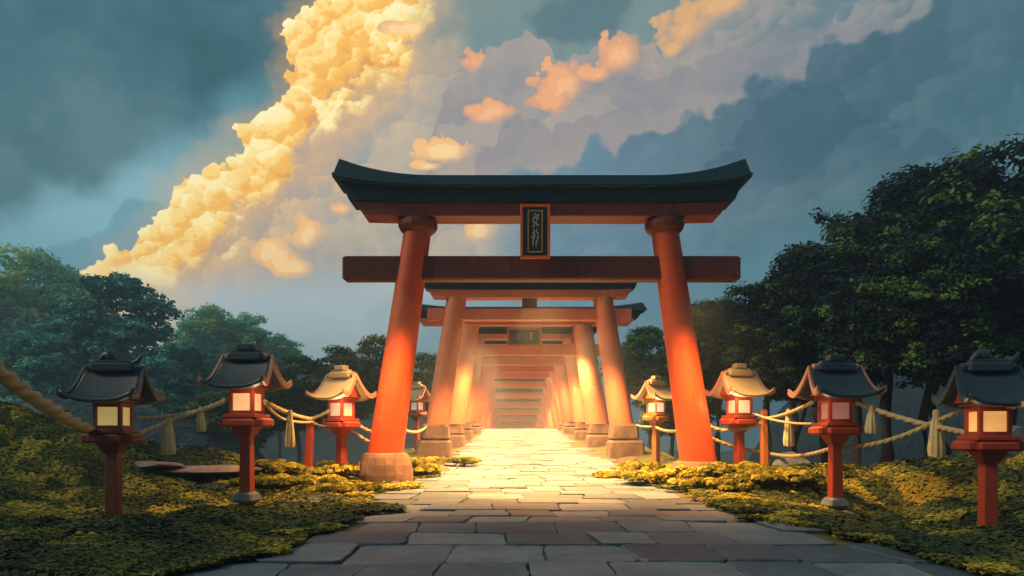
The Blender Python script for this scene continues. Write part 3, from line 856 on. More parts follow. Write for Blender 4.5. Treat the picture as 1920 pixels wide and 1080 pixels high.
# ---------------------------------------------------------------- wooden post lanterns
def make_lantern(loc, yaw, H, lab, roofm='lroof', post='lred', tray='lbrown', win=('#f0b070', '#f7c98c', 1.2), barge='barge', side=1, lampw=6, ornate=False, stone_base=None, roofw=1.0):
    root = empty('lantern', loc, yaw); k = H / 2.4
    def s(*a): return tuple(v * k for v in a)
    m = MB(); m.box(s(0, 0, .50), s(.185, .185, 1.20), taper=(.86, .86), bev=.012 * k); m.build('post', M[post], root)
    m = MB()
    m.loft([[(x * w * k, y * w * k, z * k) for x, y in ((-1, -1), (1, -1), (1, 1), (-1, 1))] for w, z in ((.10, .98), (.13, 1.05), (.17, 1.13))])
    m.build('bracket', M[tray], root)
    m = MB(); m.box(s(0, 0, 1.20), s(.72, .44, .14), bev=.04 * k); m.box(s(0, 0, 1.195), s(.48, .62, .12), bev=.03 * k)
    m.box(s(0, 0, 1.30), s(.52, .54, .06), bev=.01 * k)
    m.build('tray', M[tray], root)
    # fire box: corner posts and rails
    w, d, z0, z1 = .40, .38, 1.328, 1.72
    fr = MB(); t = .055
    for sx in (-1, 1):
        for sy in (-1, 1): fr.box(s(sx * (w - t) / 2, sy * (d - t) / 2, (z0 + z1) / 2), s(t, t, z1 - z0), bev=.006 * k)
    for z, hh in ((z0 + .03, .056), (z1 - .035, .066)):
        for sy in (-1, 1): fr.box(s(0, sy * (d - t) / 2, z), s(w - 2 * t, t * .9, hh))
        for sx in (-1, 1): fr.box(s(sx * (w - t) / 2, 0, z), s(t * .9, d - 2 * t, hh))
    body = fr.build('firebox', M[post], root)
    ed = MB(); ed.box(s(0, 0, 1.745), s(.50, .48, .048), bev=.008 * k); ed.build('cornice', M[post], root)
    pane = emis('lit_paper', win[0], win[2], win[1])
    zc = (z0 + z1) / 2
    for q in range(4):
        a = q * math.pi / 2
        off = (d / 2 - .040) if q % 2 == 0 else (w / 2 - .040)
        wid = (w if q % 2 == 0 else d) - 2 * t + .01
        pm = MB(); pm.box((0, 0, 0), s(wid, .012, z1 - z0 - .11))
        c = Vector((math.sin(a) * off * k, -math.cos(a) * off * k, zc * k))
        po = pm.build('window', pane, body, loc=c, rot=(0, 0, a))
        
    # roof: concave gable, ridge along x, with upturned eaves
    nx, ny = 16, 14; hx, hy = .50 * roofw, .49 * roofw; ze, zr = 1.63, 2.18
    def surf(u, v, lift=0.0):              # u along ridge -1..1, v across -1..1
        a = abs(v)
        z = ze + (zr - ze) * ((1 - a) ** 1.75) + .09 * max(0, a - .66) / .34
        z += .13 * (abs(u) ** 3) * (a ** 1.5) + .03 * u * u * (1 - a)
        xw = hx * (.80 + .20 * a ** .8)
        return (u * xw * k, v * hy * k, (z + lift) * k)
    rm = MB(); vs = []; fs = []
    for lift in (.045, 0.0):
        for i in range(nx + 1):
            for j in range(ny + 1): vs.append(surf(-1 + 2 * i / nx, -1 + 2 * j / ny, lift))
    n1 = (nx + 1) * (ny + 1)
    I = lambda i, j: i * (ny + 1) + j
    for i in range(nx):
        for j in range(ny):
            fs.append([I(i, j), I(i + 1, j), I(i + 1, j + 1), I(i, j + 1)])
            fs.append([n1 + I(i, j), n1 + I(i, j + 1), n1 + I(i + 1, j + 1), n1 + I(i + 1, j)])
    for i in range(nx): fs.append([I(i, 0), n1 + I(i, 0), n1 + I(i + 1, 0), I(i + 1, 0)]); fs.append([I(i, ny), I(i + 1, ny), n1 + I(i + 1, ny), n1 + I(i, ny)])
    for j in range(ny): fs.append([I(0, j), I(0, j + 1), n1 + I(0, j + 1), n1 + I(0, j)]); fs.append([I(nx, j), n1 + I(nx, j), n1 + I(nx, j + 1), I(nx, j + 1)])
    rm.add(vs, fs, True)
    rf = rm.build('roof', M[roofm], root)
    # gable boards following the curved rakes, and gable infill
    for sx in (-1, 1):
        bm_ = MB(); rings = []
        for j in range(ny + 1):
            v = -1 + 2 * j / ny; x, y, z = surf(sx, v)
            x0 = x - sx * .012 * k; x1 = x + sx * .028 * k; th = (.085 - .02 * abs(v)) * k
            rings.append([(x0, y, z - th * .6), (x0, y, z + .058 * k), (x1, y, z + .058 * k), (x1, y, z - th * .6)][::sx])
        bm_.loft(rings); bm_.build('bargeboard', M[barge], rf)
        gm = MB(); pts = []
        for j in range(ny + 1):
            v = (-1 + 2 * j / ny) * .52; x, y, z = surf(sx * .8, v); pts.append((y, z - .004))
        x = sx * .30 * k
        top = [(x, y, z) for y, z in pts]; bot = [(x, y, 1.77 * k) for y, z in pts]
        gm.add(top + bot, [[j, j + 1, ny + 2 + j, ny + 1 + j] for j in range(ny)]); gm.add([(p[0] - sx * .02, p[1], p[2]) for p in top + bot], [[j, ny + 1 + j, ny + 2 + j, j + 1] for j in range(ny)])
        gm.build('gable', M[tray], rf)
    m = MB(); m.box(s(0, 0, 2.235), s(.58 * roofw, .20, .14), bev=.03 * k); m.box(s(0, 0, 2.318), s(.48 * roofw, .14, .04), bev=.012 * k)
    rc = m.build('ridge_cap', M[roofm], root)
    m = MB()
    if ornate:                                # curled ridge end ornament
        pts = [(side * (-.20 + .3 * t) * k, 0, (2.33 + .09 * math.sin(t * 4.2)) * k) for t in [i / 8 for i in range(9)]]
        m.tube(pts, [(.075 - .045 * abs(t / 4 - 1)) * k for t in range(9)], 8)
        h_ = MB(); pts = [(side * (.25 + .16 * t) * k * roofw, 0, (2.29 + .14 * t * t) * k) for t in [i / 5 for i in range(6)]]
        h_.tube(pts, [.05 * k, .05 * k, .045 * k, .04 * k, .03 * k, .012 * k], 8); h_.build('horn', M[roofm], rc)
    else:
        m.box(s(0, 0, 2.385), s(.26, .18, .10), bev=.015 * k)
    m.build('finial', M[roofm], rc)
    for sx in (-1, 1):
        m = MB(); m.tube([s(sx * .291 * roofw, 0, 2.235), s(sx * .35 * roofw, 0, 2.235)], .062 * k, 10); m.build('ridge_end', M[barge], rc)
    if stone_base:
        m = MB(); m.box(s(0, 0, .03), s(.36, .36, .16), bev=.04 * k, taper=(.85, .85)); m.build('base_stone', M[stone_base], root)
    if lampw:
        sd = 1 if loc[0] < AX else -1; l = lamp('lantern_eave_fill', (.36 * sd * k, -.38 * k, 1.62 * k), lampw * .2, color=(1, .66, .36), radius=.06); l.parent = root  # added point light under the eave, outside the firebox, spills onto the moss
    tag(root, lab, 'lantern', 'post lanterns along the avenue')
    return root


LP = {}
def put(px, pyb, D, yaw, H, lab, **kw):
    p = at(px, pyb, D); LP[lab] = p
    return make_lantern(p, yaw, H, lab, **kw)


put(213, 975, 10.1, R(4), 2.42, 'dark lantern nearest the left edge, thick rope on its left side', roofm='lroof', post='lbrown', tray='lbrown', win=('#b89c58', '#cbb26e', .55), barge='lroof', ornate=True, lampw=2)
put(463, 935, 10.9, R(-6), 2.43, 'black roofed lantern second from the left with glowing orange windows and a stone foot', win=('#e8a468', '#f0bc84', .8), stone_base='rock', post='lred', tray='lred', lampw=22)
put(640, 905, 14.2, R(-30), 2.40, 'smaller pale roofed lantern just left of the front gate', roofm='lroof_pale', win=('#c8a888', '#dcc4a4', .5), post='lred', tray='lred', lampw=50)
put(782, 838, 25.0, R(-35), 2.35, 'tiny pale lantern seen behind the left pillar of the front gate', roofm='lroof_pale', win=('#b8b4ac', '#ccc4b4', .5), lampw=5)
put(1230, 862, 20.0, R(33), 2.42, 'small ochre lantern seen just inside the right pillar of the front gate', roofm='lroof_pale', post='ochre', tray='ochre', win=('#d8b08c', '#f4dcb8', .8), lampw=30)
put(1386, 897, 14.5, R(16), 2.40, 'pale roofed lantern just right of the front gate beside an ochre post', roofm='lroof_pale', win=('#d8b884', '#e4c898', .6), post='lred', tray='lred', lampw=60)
put(1566, 945, 11.4, R(2), 2.45, 'dark slate roofed lantern with rosy gable edge, second from the right edge', win=('#a06a62', '#c08068', .4), stone_base='rock', post='lred', tray='lred', lampw=8, side=-1, roofw=1.06)
put(1852, 1006, 9.1, R(-8), 2.42, 'dark roofed lantern nearest the right edge with bright amber window', win=('#d8944a', '#eab066', .8), post='lred', tray='lred', barge='lroof', ornate=True, lampw=5, side=1, roofw=.93)


# ---------------------------------------------------------------- plain posts, ropes and tassels
def post(px, pyb, pyt, D, w, lean, mat, lab):
    b = at(px, pyb, D); t = at(px + lean, pyt, D); o = empty('rope_post', b)
    h = t - b
    m = MB(); sec = lambda c, r: [(c[0] + r * a, c[1] + r * q, c[2]) for a, q in ((-1, -.6), (-.6, -1), (.6, -1), (1, -.6), (1, .6), (.6, 1), (-.6, 1), (-1, .6))]
    m.loft([sec((h.x * q, 0, h.z * q), w * (1 - .12 * q)) for q in (-.15, 0, .3, .6, .97)] + [sec((h.x, 0, h.z), w * .7)])
    m.build('shaft', M[mat], o)
    tag(o, lab, 'post')
    return t


pA = post(575, 918, 786, 14.0, .085, 8, 'lred', 'slim red rope post between the second and third left lanterns')
pB = post(1434, 893, 768, 14.3, .08, -2, 'ochre', 'slim ochre rope post right of the pale roofed lantern')


def rope(pts, r, lab, sag=0.0, n=None, r2=None):
    """twisted straw rope through the points, each span sagging"""
    P = []
    pts = [Vector(p) for p in pts]
    sags = sag if isinstance(sag, (list, tuple)) else [sag] * (len(pts) - 1)
    for a, b, sg in zip(pts[:-1], pts[1:], sags):
        L = (b - a).length; k = max(8, int(L / max(r * .8, .015)))
        for i in range(k + (1 if b == pts[-1] else 0)):
            t = i / k; q = a.lerp(b, t); q.z -= 4 * sg * t * (1 - t); P.append(q)
    o = MB(); r2 = (r2 or r) * 1.35; r = r * 1.35
    rad = [r + (r2 - r) * i / (len(P) - 1) for i in range(len(P))]
    o.tube([p - P[0] for p in P], rad, 12, lobes=3, twist=.5 / r, amp=.34)
    ob = o.build('straw_rope', M['rope'], loc=P[0])
    tag(ob, lab, 'rope', 'ropes strung between lanterns and posts')
    return P


def tassel(p, L, w, lab):
    root = empty('tassel', p)
    m = MB()
    m.tube([(0, 0, .03), (0, 0, -.02), (0, 0, -L * .14)], [w * .22, w * .30, w * .26], 10); m.build('knot', M['rope'], root)
    m = MB(); rings = []
    for t in [i / 10 for i in range(11)]:
        z = -L * (.12 + .88 * t); rr = w * (.26 + .30 * min(1, t * 1.25) ** .8 - .06 * max(0, t - .85) / .15)
        rings.append([(rr * (1 + .14 * math.cos(9 * a)) * math.cos(a), rr * (1 + .14 * math.cos(9 * a)) * math.sin(a), z + (.012 * math.sin(9 * a) if t > .95 else 0)) for a in [2 * math.pi * j / 36 for j in range(36)]])
    m.loft(rings, smooth=True); m.build('skirt', M['straw'], root)
    m = MB(); m.tube([(0, 0, -L * .15), (0, 0, -L * .19)], w * .33, 12); m.build('binding', M['rope'], root)
    tag(root, lab, 'tassel', 'straw tassels hanging from the ropes')


rope([at(-90, 622, 6.2), at(172, 806, 9.95)], .062, 'thick twisted rope entering at the left edge down to the dark lantern', sag=.10, r2=.045)
rope([at(262, 812, 10.0), at(330, 783, 10.5), at(422, 752, 10.75)], .020, 'thin rope rising from the dark left lantern to the black roofed lantern', sag=[.0, .02])
rope([at(258, 783, 10.2), at(345, 775, 10.6), at(424, 748, 10.8)], .016, 'thinner upper rope between the two leftmost lanterns', sag=[.02, .03])
rope([at(497, 752, 10.9), at(583, 785, 13.95), at(620, 768, 14.1)], .022, 'upper rope from the black roofed lantern over the red post', sag=[.05, .02])
rope([at(497, 757, 10.9), at(540, 788, 12.2), at(583, 791, 13.9), at(640, 797, 14.15)], .016, 'slack pale rope looped below it from the black roofed lantern past the red post', sag=[.05, .02, .06])
rope([at(662, 790, 14.2), at(716, 812, 14.5)], .022, 'short upper rope from the pale left lantern to the front gate pillar', sag=.06)
rope([at(655, 800, 14.2), at(710, 832, 14.5)], .022, 'short lower rope from the pale left lantern to the front gate pillar', sag=.08)
rope([at(745, 800, 14.7), at(800, 800, 23.7)], .024, 'rope running back from the left gate pillar past the tiny lantern', sag=.15)
rope([at(1192, 797, 23.8), at(1228, 800, 20.0), at(1290, 803, 14.7)], .024, 'rope from the second gate past the ochre lantern to the right gate pillar', sag=[.03, .10])
rope([at(1322, 795, 14.5), at(1372, 806, 14.4), at(1434, 790, 14.3)], .026, 'upper rope from the right gate pillar past the pale lantern to the ochre post', sag=[.05, .04])
rope([at(1326, 818, 14.5), at(1434, 848, 14.6), at(1566, 838, 11.7), at(1740, 797, 10.2), at(1762, 792, 10.0)], .024, 'long low rope sagging behind the two middle right lanterns', sag=[.06, .12, .10, 0])
rope([at(1434, 785, 14.2), at(1522, 755, 11.5)], .022, 'rope rising from the ochre post to the dark slate roofed lantern', sag=.05)
rope([at(1412, 775, 14.3), at(1522, 795, 11.5)], .015, 'thin slack rope from the pale lantern to the tray of the slate roofed lantern', sag=.06)
rope([at(1588, 748, 11.4), at(1740, 797, 10.2), at(1812, 812, 9.3)], .026, 'rope falling from the slate roofed lantern to the lantern at the right edge', sag=[.03, .0])
rope([at(1740, 796, 10.15), at(1800, 772, 9.6)], .022, 'short rope end crossing upward beside the rightmost lantern', sag=.0)
rope([at(1862, 735, 9.75), at(2010, 655, 9.0)], .040, 'thick rope rising out of frame behind the rightmost lantern roof', sag=.03)
rope([at(1882, 762, 9.0), at(1990, 740, 8.0)], .028, 'thin rope leaving the rightmost lantern toward the right edge', sag=.03)
tassel(at(316, 786, 10.4), .53, .17, 'wide straw tassel beside the dark left lantern')
tassel(at(377, 765, 10.65), .36, .12, 'small straw tassel just left of the black roofed lantern')
tassel(at(544, 772, 12.1), .62, .14, 'golden straw tassel right of the black roofed lantern')
tassel(at(1479, 770, 12.8), .66, .16, 'pale straw tassel left of the slate roofed lantern')
tassel(at(1634, 763, 10.95), .42, .16, 'pale straw tassel just right of the slate roofed lantern')
tassel(at(1756, 772, 10.0), .66, .19, 'large pale straw tassel beside the rightmost lantern')

# ---------------------------------------------------------------- trees
def crown_pts(lobes, per_m2, seed, clump=.36, jitter=.45):
    rs = np.random.RandomState(seed); P = []; N = []; T = []
    for (cx, cy, cz, rx, ry, rz) in lobes:
        Rm = (rx * ry * rz) ** (1 / 3); area = 4 * math.pi * Rm * Rm
        rc = max(.35, clump * Rm); nc = int(area / (rc * rc) * .80) + 4
        for c in range(nc):
            d = rs.normal(size=3); d /= np.linalg.norm(d); rad = rs.uniform(.60, 1.16)
            cc = np.array([cx, cy, cz]) + d * np.array([rx, ry, rz]) * rad
            r = rc * rs.uniform(.6, 1.35); n = max(8, int(per_m2 * r * r * 5))
            q = rs.normal(size=(n, 3)); q /= np.linalg.norm(q, axis=1, keepdims=True)
            q[:, 2] = np.where(q[:, 2] < -.35, -q[:, 2] * .6, q[:, 2])
            rr = rs.uniform(.55, 1.08, (n, 1))
            pts = cc + q * rr * r * np.array([1.15, 1.15, .72])
            P.append(pts); N.append(q + np.array([0, 0, .75]) + rs.normal(size=(n, 3)) * jitter)
            T.append(np.full(n, np.clip((rs.uniform(.62, .9) if rs.rand() < .34 else rs.uniform(.05, .5)) + .10 * d[2], 0, 1)) + rs.normal(size=n) * .04)  # sunlit highlights put into the tint: some clumps brighter, tops lighter
    return np.concatenate(P), np.concatenate(N), np.clip(np.concatenate(T), 0, 1)


def branch(mb, a, b, r0, r1, rnd, n=6, wob=.12):
    a, b = Vector(a), Vector(b); L = (b - a).length; pts = []
    for i in range(n + 1):
        t = i / n; p = a.lerp(b, t)
        if 0 < i < n: p += Vector((rnd.uniform(-1, 1), rnd.uniform(-1, 1), rnd.uniform(-.5, .5))) * wob * L / n * 1.5
        pts.append(p)
    mb.tube(pts, [r0 + (r1 - r0) * i / n for i in range(n + 1)], 7)
    return pts


def tree_proto(seed, lobes, H, leafm, leaf, per, trunk_r, twigs=()):
    """real-size tree: tapered trunk, limbs to each lobe, leaf-dab crown"""
    root = empty('tree', (0, 0, 0)); rnd = random.Random(seed)
    mb = MB(); top = Vector((0, 0, H * .55))
    branch(mb, (0, 0, -13.0), top, trunk_r * 1.3, trunk_r * .55, rnd, 8, .10)
    for (cx, cy, cz, rx, ry, rz) in lobes:
        s0 = Vector((0, 0, rnd.uniform(.28, .55) * H)); branch(mb, s0, (cx, cy, cz), trunk_r * .45, trunk_r * .12, rnd, 6, .2)
        for q in range(3):
            e = Vector((cx + rnd.uniform(-.8, .8) * rx, cy + rnd.uniform(-.8, .8) * ry, cz + rnd.uniform(-.3, .8) * rz))
            branch(mb, Vector((cx, cy, cz)) * .7 + s0 * .3, e, trunk_r * .16, trunk_r * .05, rnd, 4, .25)
    mb.build('trunk', M['bark'], root)
    P, N, T = crown_pts(lobes, per, seed)
    rs = np.random.RandomState(seed + 1)
    leaf_mesh('crown', P, N, rs.uniform(.55, 1.25, len(P)) * leaf, M[leafm], T, root, seed=seed)
    for pts in twigs:
        m = MB()
        for a, b, r in pts: branch(m, a, b, r, r * .35, rnd, 4, .3)
        m.build('bare_twig', M['bark'], root)
    return root


def place(o, x, y, z, s, rz, lab, group, cat='tree', sz=None):
    o.location = (x, y, z); o.rotation_euler = (0, 0, rz); o.scale = (s, s, sz or s)
    tag(o, lab, cat, group)
    return o


PROTO = {}
def kind(key, *a, **k): PROTO[key] = [tree_proto(*a, **k), False]
def get(key):
    o, used = PROTO[key]
    if not used: PROTO[key][1] = True; return o
    return copy_tree(o)


# unit trees about 10 m tall
kind('A', 1, [(0, 0, 7.6, 2.6, 2.4, 1.9), (-2.3, .3, 6.0, 2.0, 1.9, 1.4), (2.2, -.2, 5.8, 2.2, 2.0, 1.5), (.3, -1.4, 4.4, 2.6, 1.8, 1.6), (-1.6, .8, 3.6, 2.0, 1.6, 1.3)], 8, 'leaf_dark', .125, 38, .36)
kind('B', 2, [(.4, 0, 8.0, 2.2, 2.2, 1.6), (-1.8, -.4, 6.4, 1.9, 1.8, 1.3), (2.0, .5, 6.9, 1.8, 1.8, 1.2), (-.3, -.9, 5.0, 2.8, 2.0, 1.5), (1.9, -.6, 3.7, 1.9, 1.6, 1.2), (-2.2, 0, 3.2, 1.6, 1.5, 1.1)], 8.5, 'leaf_dark', .125, 38, .34)
kind('C', 3, [(0, 0, 7.8, 2.0, 1.8, 1.1), (-2.4, 0, 6.3, 1.8, 1.6, .8), (2.6, .2, 6.4, 1.9, 1.6, .8), (-1.2, -.3, 5.2, 1.9, 1.6, .8), (1.8, -.5, 4.6, 2.3, 1.8, .9), (-2.9, .2, 3.9, 1.9, 1.5, .8), (.3, 0, 3.2, 2.8, 1.8, 1.0)], 8.2, 'leaf_teal', .17, 20, .32)
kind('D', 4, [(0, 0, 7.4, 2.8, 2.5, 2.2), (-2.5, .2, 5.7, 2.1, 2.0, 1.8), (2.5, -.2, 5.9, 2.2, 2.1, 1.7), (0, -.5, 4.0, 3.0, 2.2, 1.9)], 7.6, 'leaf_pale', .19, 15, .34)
kind('E', 5, [(0, 0, 7.2, 2.4, 2.2, 2.0), (-2.3, .1, 5.2, 2.1, 1.9, 1.7), (2.2, .1, 5.4, 2.1, 1.9, 1.6), (0, -.6, 3.6, 3.0, 2.0, 1.7)], 7.4, 'leaf_mid', .17, 20, .34)

trees = [  # kind, px, py top, D, crown width scale, rotation, label
    # right-hand slope
    ('B', 1345, 560, 34, .60, 0.3, 'lowest dark tree of the right slope beside the front gate beam end'),
    ('A', 1432, 530, 30, .60, 1.3, 'dark bushy tree second from the gate on the right slope'),
    ('B', 1545, 462, 28, .72, 2.3, 'dark tree behind the pale and slate roofed right lanterns'),
    ('A', 1650, 385, 27, .84, 0.1, 'tall dark tree above the slate roofed lantern'),
    ('B', 1765, 318, 26, .92, 1.9, 'tall dark tree between the two rightmost lanterns'),
    ('A', 1905, 258, 25, 1.05, 2.9, 'tallest dark tree at the right edge of the picture'),
    ('A', 2090, 300, 26, 1.25, .8, 'dark tree partly cut off beyond the right edge'),
    ('B', 1490, 585, 24, .42, 4.0, 'shorter dark tree in front low on the right slope'),
    ('A', 1610, 520, 23, .52, 5.0, 'dark tree in front at the middle of the right slope'),
    ('B', 1740, 455, 22, .60, .9, 'dark tree in front behind the rightmost rope tassel'),
    ('B', 1880, 425, 21, .66, 3.6, 'dark tree in front above the rightmost lantern'),
    ('E', 1215, 618, 48, .72, .4, 'dark tree seen between the right pillars of the first and second gates'),
    ('E', 1290, 640, 44, .70, 2.2, 'small dark tree directly behind the right front pillar'),
    ('A', 1255, 690, 30, .40, 1.1, 'small yellow green bushy tree by the ochre lantern'),
    # left-hand side, hazy
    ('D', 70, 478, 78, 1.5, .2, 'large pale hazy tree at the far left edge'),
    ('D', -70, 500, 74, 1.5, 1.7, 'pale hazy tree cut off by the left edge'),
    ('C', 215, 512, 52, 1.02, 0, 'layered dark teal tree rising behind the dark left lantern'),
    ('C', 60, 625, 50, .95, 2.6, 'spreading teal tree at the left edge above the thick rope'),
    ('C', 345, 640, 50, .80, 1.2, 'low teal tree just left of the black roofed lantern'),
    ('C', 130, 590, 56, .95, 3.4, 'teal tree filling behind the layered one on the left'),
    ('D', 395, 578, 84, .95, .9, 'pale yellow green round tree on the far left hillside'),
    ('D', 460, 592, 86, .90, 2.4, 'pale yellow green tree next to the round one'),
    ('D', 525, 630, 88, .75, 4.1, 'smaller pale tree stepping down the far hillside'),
    ('E', 560, 672, 46, .66, .5, 'dark green tree behind the slim red rope post'),
    ('E', 640, 655, 46, .66, 1.5, 'dark green tree behind the pale roofed left lantern'),
    ('E', 712, 636, 50, .70, 2.5, 'mid green tree directly behind the left front pillar'),
    ('E', 800, 668, 54, .62, 3.3, 'dark green tree glimpsed left of the second gate'),
    ('E', 470, 700, 42, .62, 4.4, 'dark green low tree behind the black roofed lantern'),
    ('E', 390, 742, 40, .55, 5.1, 'small dark tree low between the two leftmost lanterns'),
]
for key, px, py, D, s, rz, lab in trees:
    p = at(px, py, D); g0 = gz(p.x, D)
    top = {'A': 9.7, 'B': 9.8, 'C': 9.1, 'D': 9.8, 'E': 9.4}[key]
    zb = p.z - top * s
    o = get(key)
    place(o, p.x, D, g0, s, rz, lab, 'trees on the slopes around the avenue')
    up = (zb - g0) / s                       # the crown rides high on a long trunk
    for ch in children(o): ch.location.z = up


# two bare dead branches showing over the right slope
def dead_branch(px, py, D, lab, flip=1):
    root = empty('dead_tree', (0, 0, 0)); b = at(px, py, D); g0 = gz(b.x, D + .4)
    root.location = (b.x + .5, D + .4, g0); o = Vector(root.location); rnd = random.Random(int(px))
    m = MB(); branch(m, (0, 0, -.4), b - o, .12, .05, rnd, 8, .15); m.build('trunk', M['bark'], root)
    m = MB(); e = b - o
    for dx, dz in ((-1.3 * flip, .35), (-.7 * flip, .75), (-.1, .8), (.45 * flip, .55)):
        q = e + Vector((dx, 0, dz)) * .85; branch(m, e - Vector((0, 0, .2)), q, .045, .015, rnd, 5, .3)
        for s_ in (-1, 1): branch(m, e + (q - e) * .7, q + Vector((s_ * .22, 0, .18)), .02, .008, rnd, 3, .3)
    m.build('branch', M['bark'], root)
    P = []; rs = np.random.RandomState(int(px))
    for c in range(7): P.append(np.array(e) + np.array([rs.uniform(-1.1, .4) * flip, rs.uniform(-.2, .2), rs.uniform(-.1, .6)]) + rs.normal(size=(16, 3)) * .13)
    P = np.concatenate(P); leaf_mesh('foliage', P, rs.normal(size=P.shape) + [0, 0, .5], rs.uniform(.07, .14, len(P)), M['leaf_dark'], rs.rand(len(P)) * .4, root)
    tag(root, lab, 'tree', 'nearly bare trees poking out of the right slope')


dead_branch(1572, 425, 31, 'upper nearly bare branch sticking out left over the right slope')
dead_branch(1505, 492, 31, 'lower nearly bare branch with a few leaves over the right slope')


# ---------------------------------------------------------------- low shrubs and rocks
def shrub(px, pyb, D, w, h, lab, matk='shrub', d=None, seed=0, leaf=.042):
    h *= .62
    p = at(px, pyb, D); z = gz(p.x, D); root = empty('shrub', (p.x, D, z)); rs = np.random.RandomState(seed)
    lobes = [(rs.uniform(-.55, .55) * w, rs.uniform(-.4, .4) * (d or w * .7), h * rs.uniform(.25, .5), w * rs.uniform(.35, .5), (d or w * .7) * rs.uniform(.4, .55), h * rs.uniform(.35, .5)) for _ in range(5)]
    P, N, T = [], [], []
    for L in lobes:
        Rm = (L[3] * L[4] * L[5]) ** (1 / 3)
        nc = 16
        for c in range(nc):
            dd = rs.normal(size=3); dd[2] = abs(dd[2]); dd /= np.linalg.norm(dd)
            cc = np.array(L[:3]) + dd * np.array(L[3:]) * rs.uniform(.7, 1.0); r = Rm * rs.uniform(.25, .45)
            n = 110; q = rs.normal(size=(n, 3)); q /= np.linalg.norm(q, axis=1, keepdims=True); q[:, 2] = np.abs(q[:, 2]) * .9 - .1
            P.append(cc + q * r * rs.uniform(.7, 1.1, (n, 1)) * np.array([1.2, 1.1, .7])); N.append(q + [0, 0, .4] + rs.normal(size=(n, 3)) * .22)
            T.append(np.clip(np.full(n, rs.uniform(.15, .9)) + rs.normal(size=n) * .08, 0, 1))
    P = np.concatenate(P); N = np.concatenate(N); T = np.concatenate(T)
    P[:, 2] = np.maximum(P[:, 2], -.05)
    leaf_mesh('foliage', P, N, rs.uniform(.6, 1.3, len(P)) * leaf, M[matk], T, root, seed=seed)
    m = MB(); rnd = random.Random(seed)
    for L in lobes: branch(m, (L[0] * .2, L[1] * .2, -.1), (L[0], L[1], L[2]), .025, .012, rnd, 4, .2)
    m.build('stem', M['bark'], root)
    tag(root, lab, 'shrub', 'low olive shrubs at the edges of the paving')


shr = [
    (800, 892, 16.2, 1.1, .75, 'bright shrub at the inner foot of the left front pillar', 'shrub'),
    (850, 880, 19.5, .9, .50, 'low sunlit shrub left of the paving before the second gate', 'shrub'),
    (655, 900, 14.8, .8, .55, 'shrub between the pale left lantern and the plinth', 'shrub'),
    (600, 912, 13.9, .8, .40, 'shrub at the foot of the slim red post', 'shrub'),
    (530, 910, 13.2, .9, .45, 'rounded shrub left of the slim red post', 'shrub'),
    (560, 945, 12.1, 1.3, .34, 'broad low golden shrub in front of the red post', 'shrub'),
    (655, 950, 11.8, .9, .26, 'small low shrub reaching onto the left edge of the paving', 'shrub'),
    (1215, 880, 17.0, 1.0, .48, 'bright shrub at the foot of the ochre lantern', 'shrub'),
    (1150, 900, 15.6, .7, .28, 'lowest shrub touching the right edge of the paving', 'shrub'),
    (1250, 905, 14.0, 1.2, .52, 'wide shrub before the right front pillar', 'shrub'),
    (1320, 905, 13.6, 1.1, .72, 'tallest shrub hiding the foot of the right front pillar', 'shrub'),
    (1390, 930, 12.8, 1.2, .62, 'shrub at the foot of the pale right lantern', 'shrub'),
    (1345, 945, 12.2, 1.0, .45, 'shrub spilling toward the paving in front of the right pillar', 'shrub'),
    (1470, 945, 12.3, 1.3, .45, 'olive shrub between ochre post and slate roofed lantern', 'shrub'),
    (1400, 1005, 9.6, .8, .16, 'flat yellow patch of shrub on the right of the paving', 'shrub'),
]
for i, (px, pb, D, w, h, lab, mk) in enumerate(shr): shrub(px, pb, D, w, h, lab, mk, seed=60 + i)


def rock(px, pyb, D, sx, sy, sz, mat, lab, seed):
    p = at(px, pyb, D); z = gz(p.x, D)
    bm = bmesh.new(); bmesh.ops.create_icosphere(bm, subdivisions=3, radius=1)
    rs = random.Random(seed); pl = [(Vector((rs.uniform(-1, 1), rs.uniform(-1, 1), rs.uniform(-.3, 1))).normalized(), rs.uniform(.55, .85)) for _ in range(9)]
    for v in bm.verts:
        for n, d in pl:
            q = v.co.dot(n)
            if q > d: v.co -= n * (q - d)
        v.co.x *= sx; v.co.y *= sy; v.co.z *= sz
    me = bpy.data.meshes.new('rock'); bm.to_mesh(me); bm.free(); me.materials.append(M[mat])
    o = bpy.data.objects.new('rock', me); COL.objects.link(o); o.location = (p.x, D, z + sz * .1)
    tag(o, lab, 'rock', 'rocks lying in the moss')


rock(375, 905, 12.6, 1.15, .6, .09, 'mauve', 'broad mauve rock left of the black roofed lantern', 1)
rock(285, 912, 12.4, .8, .5, .07, 'mauve', 'flat violet rock right of the dark left lantern', 2)
rock(1487, 912, 14.0, .5, .4, .30, 'rock', 'grey pointed rock behind the moss right of the ochre post', 3)
rock(742, 915, 13.3, .22, .2, .12, 'plinth', 'small brown stone at the foot of the left plinth', 4)
rock(590, 975, 10.2, .14, .12, .07, 'rock', 'pebble sized grey stone in the moss left of the paving', 5)
rock(478, 968, 10.3, .22, .16, .12, 'rock', 'pale stone before the foot of the black roofed lantern', 6)
rock(1585, 958, 10.9, .20, .16, .10, 'rock', 'pale stone beside the foot of the slate roofed lantern', 7)
rock(60, 835, 13.0, .9, .6, .35, 'rock', 'dark rock on top of the bank at the left edge', 8)
rock(1900, 878, 12.4, .8, .6, .42, 'rock', 'dark rounded rock on the bank at the right edge', 9)
rock(815, 885, 17.6, .45, .35, .26, 'plinth', 'brown boulder on the left margin of the paving', 10)
rock(1172, 868, 20.5, .45, .35, .26, 'plinth', 'brown boulder on the right margin of the paving', 11)


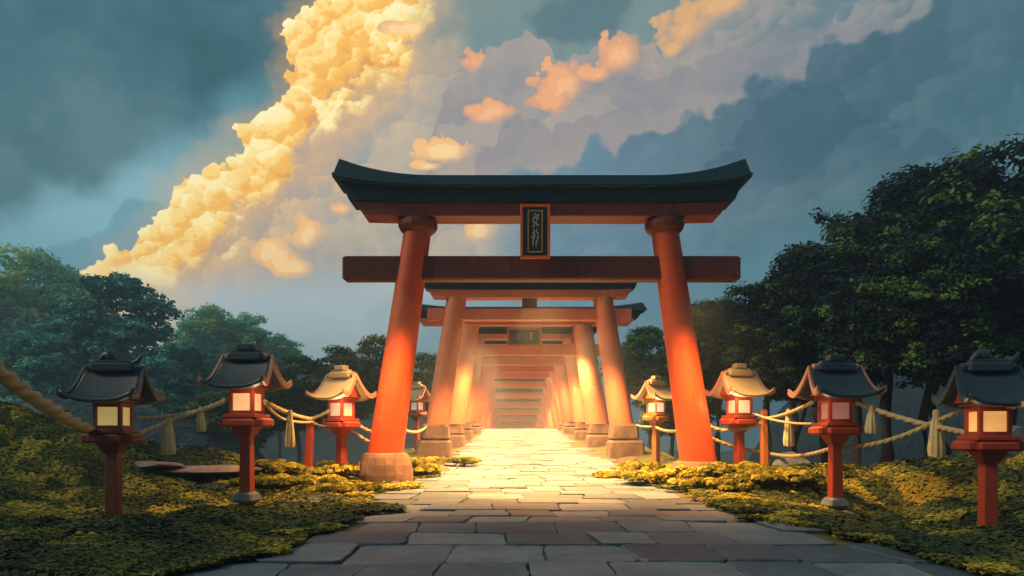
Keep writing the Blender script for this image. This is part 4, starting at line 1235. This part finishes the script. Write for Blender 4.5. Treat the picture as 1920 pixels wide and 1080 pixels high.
# ---------------------------------------------------------------- hills beyond the valley
def hill(name, x0, x1, y0, depth, hf, mat, lab=None):
    xs = np.linspace(x0, x1, 120); ys = np.linspace(y0, y0 + depth, 40)
    def f(X, Y):
        t = (Y - y0) / depth
        return -11 + (hf(X) + 11) * np.sin(np.clip(t * 1.25, 0, 1) * math.pi / 2) + fbm(X * .06, Y * .06, 5, 77) * 7 * np.clip(t * 2, 0, 1)
    o = grid_mesh(name, xs, ys, f, mat); tag(o, kind='structure')


m, nt, b = new_mat('misted_wooded_hillside')
co = obj_co(nt); n = noise(nt, co, .25, 6, .7)
setc(nt, b, ramp(nt, n, [(.3, '#1f3440'), (.5, '#2a4450'), (.7, '#35545c')])); b.inputs['Roughness'].default_value = .95  # blue valley mist put into the hillside colour
bump(nt, b, n, 1, 2.0)
hill('hill', -70, -8, 30, 12, lambda X: np.interp(X, [-70, -36, -28, -25.5, -22, -19, -16.6, -13, -8], [6, 5.2, 4.6, 4.8, 3.6, 2.3, 1.2, -3, -9]), m)
hill('mountain', -150, 10, 150, 60, lambda X: np.interp(X, [-150, -110, -80, -60, -45, -25, 0, 10], [16, 22, 26, 24, 17, 11, 5, 0]), m)
hill('hill', 22, 120, 46, 30, lambda X: np.interp(X, [22, 30, 45, 70, 120], [-8, 3, 12, 18, 22]), m)

# ---------------------------------------------------------------- evening haze
def build_haze():
    x0, x1, y0, y1, z0, z1 = -312, 312, -42, 432, -26, 24
    mb = MB(); mb.box(((x0 + x1) / 2, (y0 + y1) / 2, (z0 + z1) / 2), (x1 - x0, y1 - y0, z1 - z0))
    m = bpy.data.materials.new('haze'); m.use_nodes = True; nt = m.node_tree; nt.nodes.clear()
    out = nt.nodes.new('ShaderNodeOutputMaterial'); v = nt.nodes.new('ShaderNodeVolumePrincipled')
    v.inputs['Density'].default_value = .0034; v.inputs['Color'].default_value = (.52, .72, .92, 1)
    v.inputs['Anisotropy'].default_value = 0.4
    nt.links.new(v.outputs[0], out.inputs['Volume'])
    o = mb.build('haze', m); tag(o, kind='stuff')


build_haze()
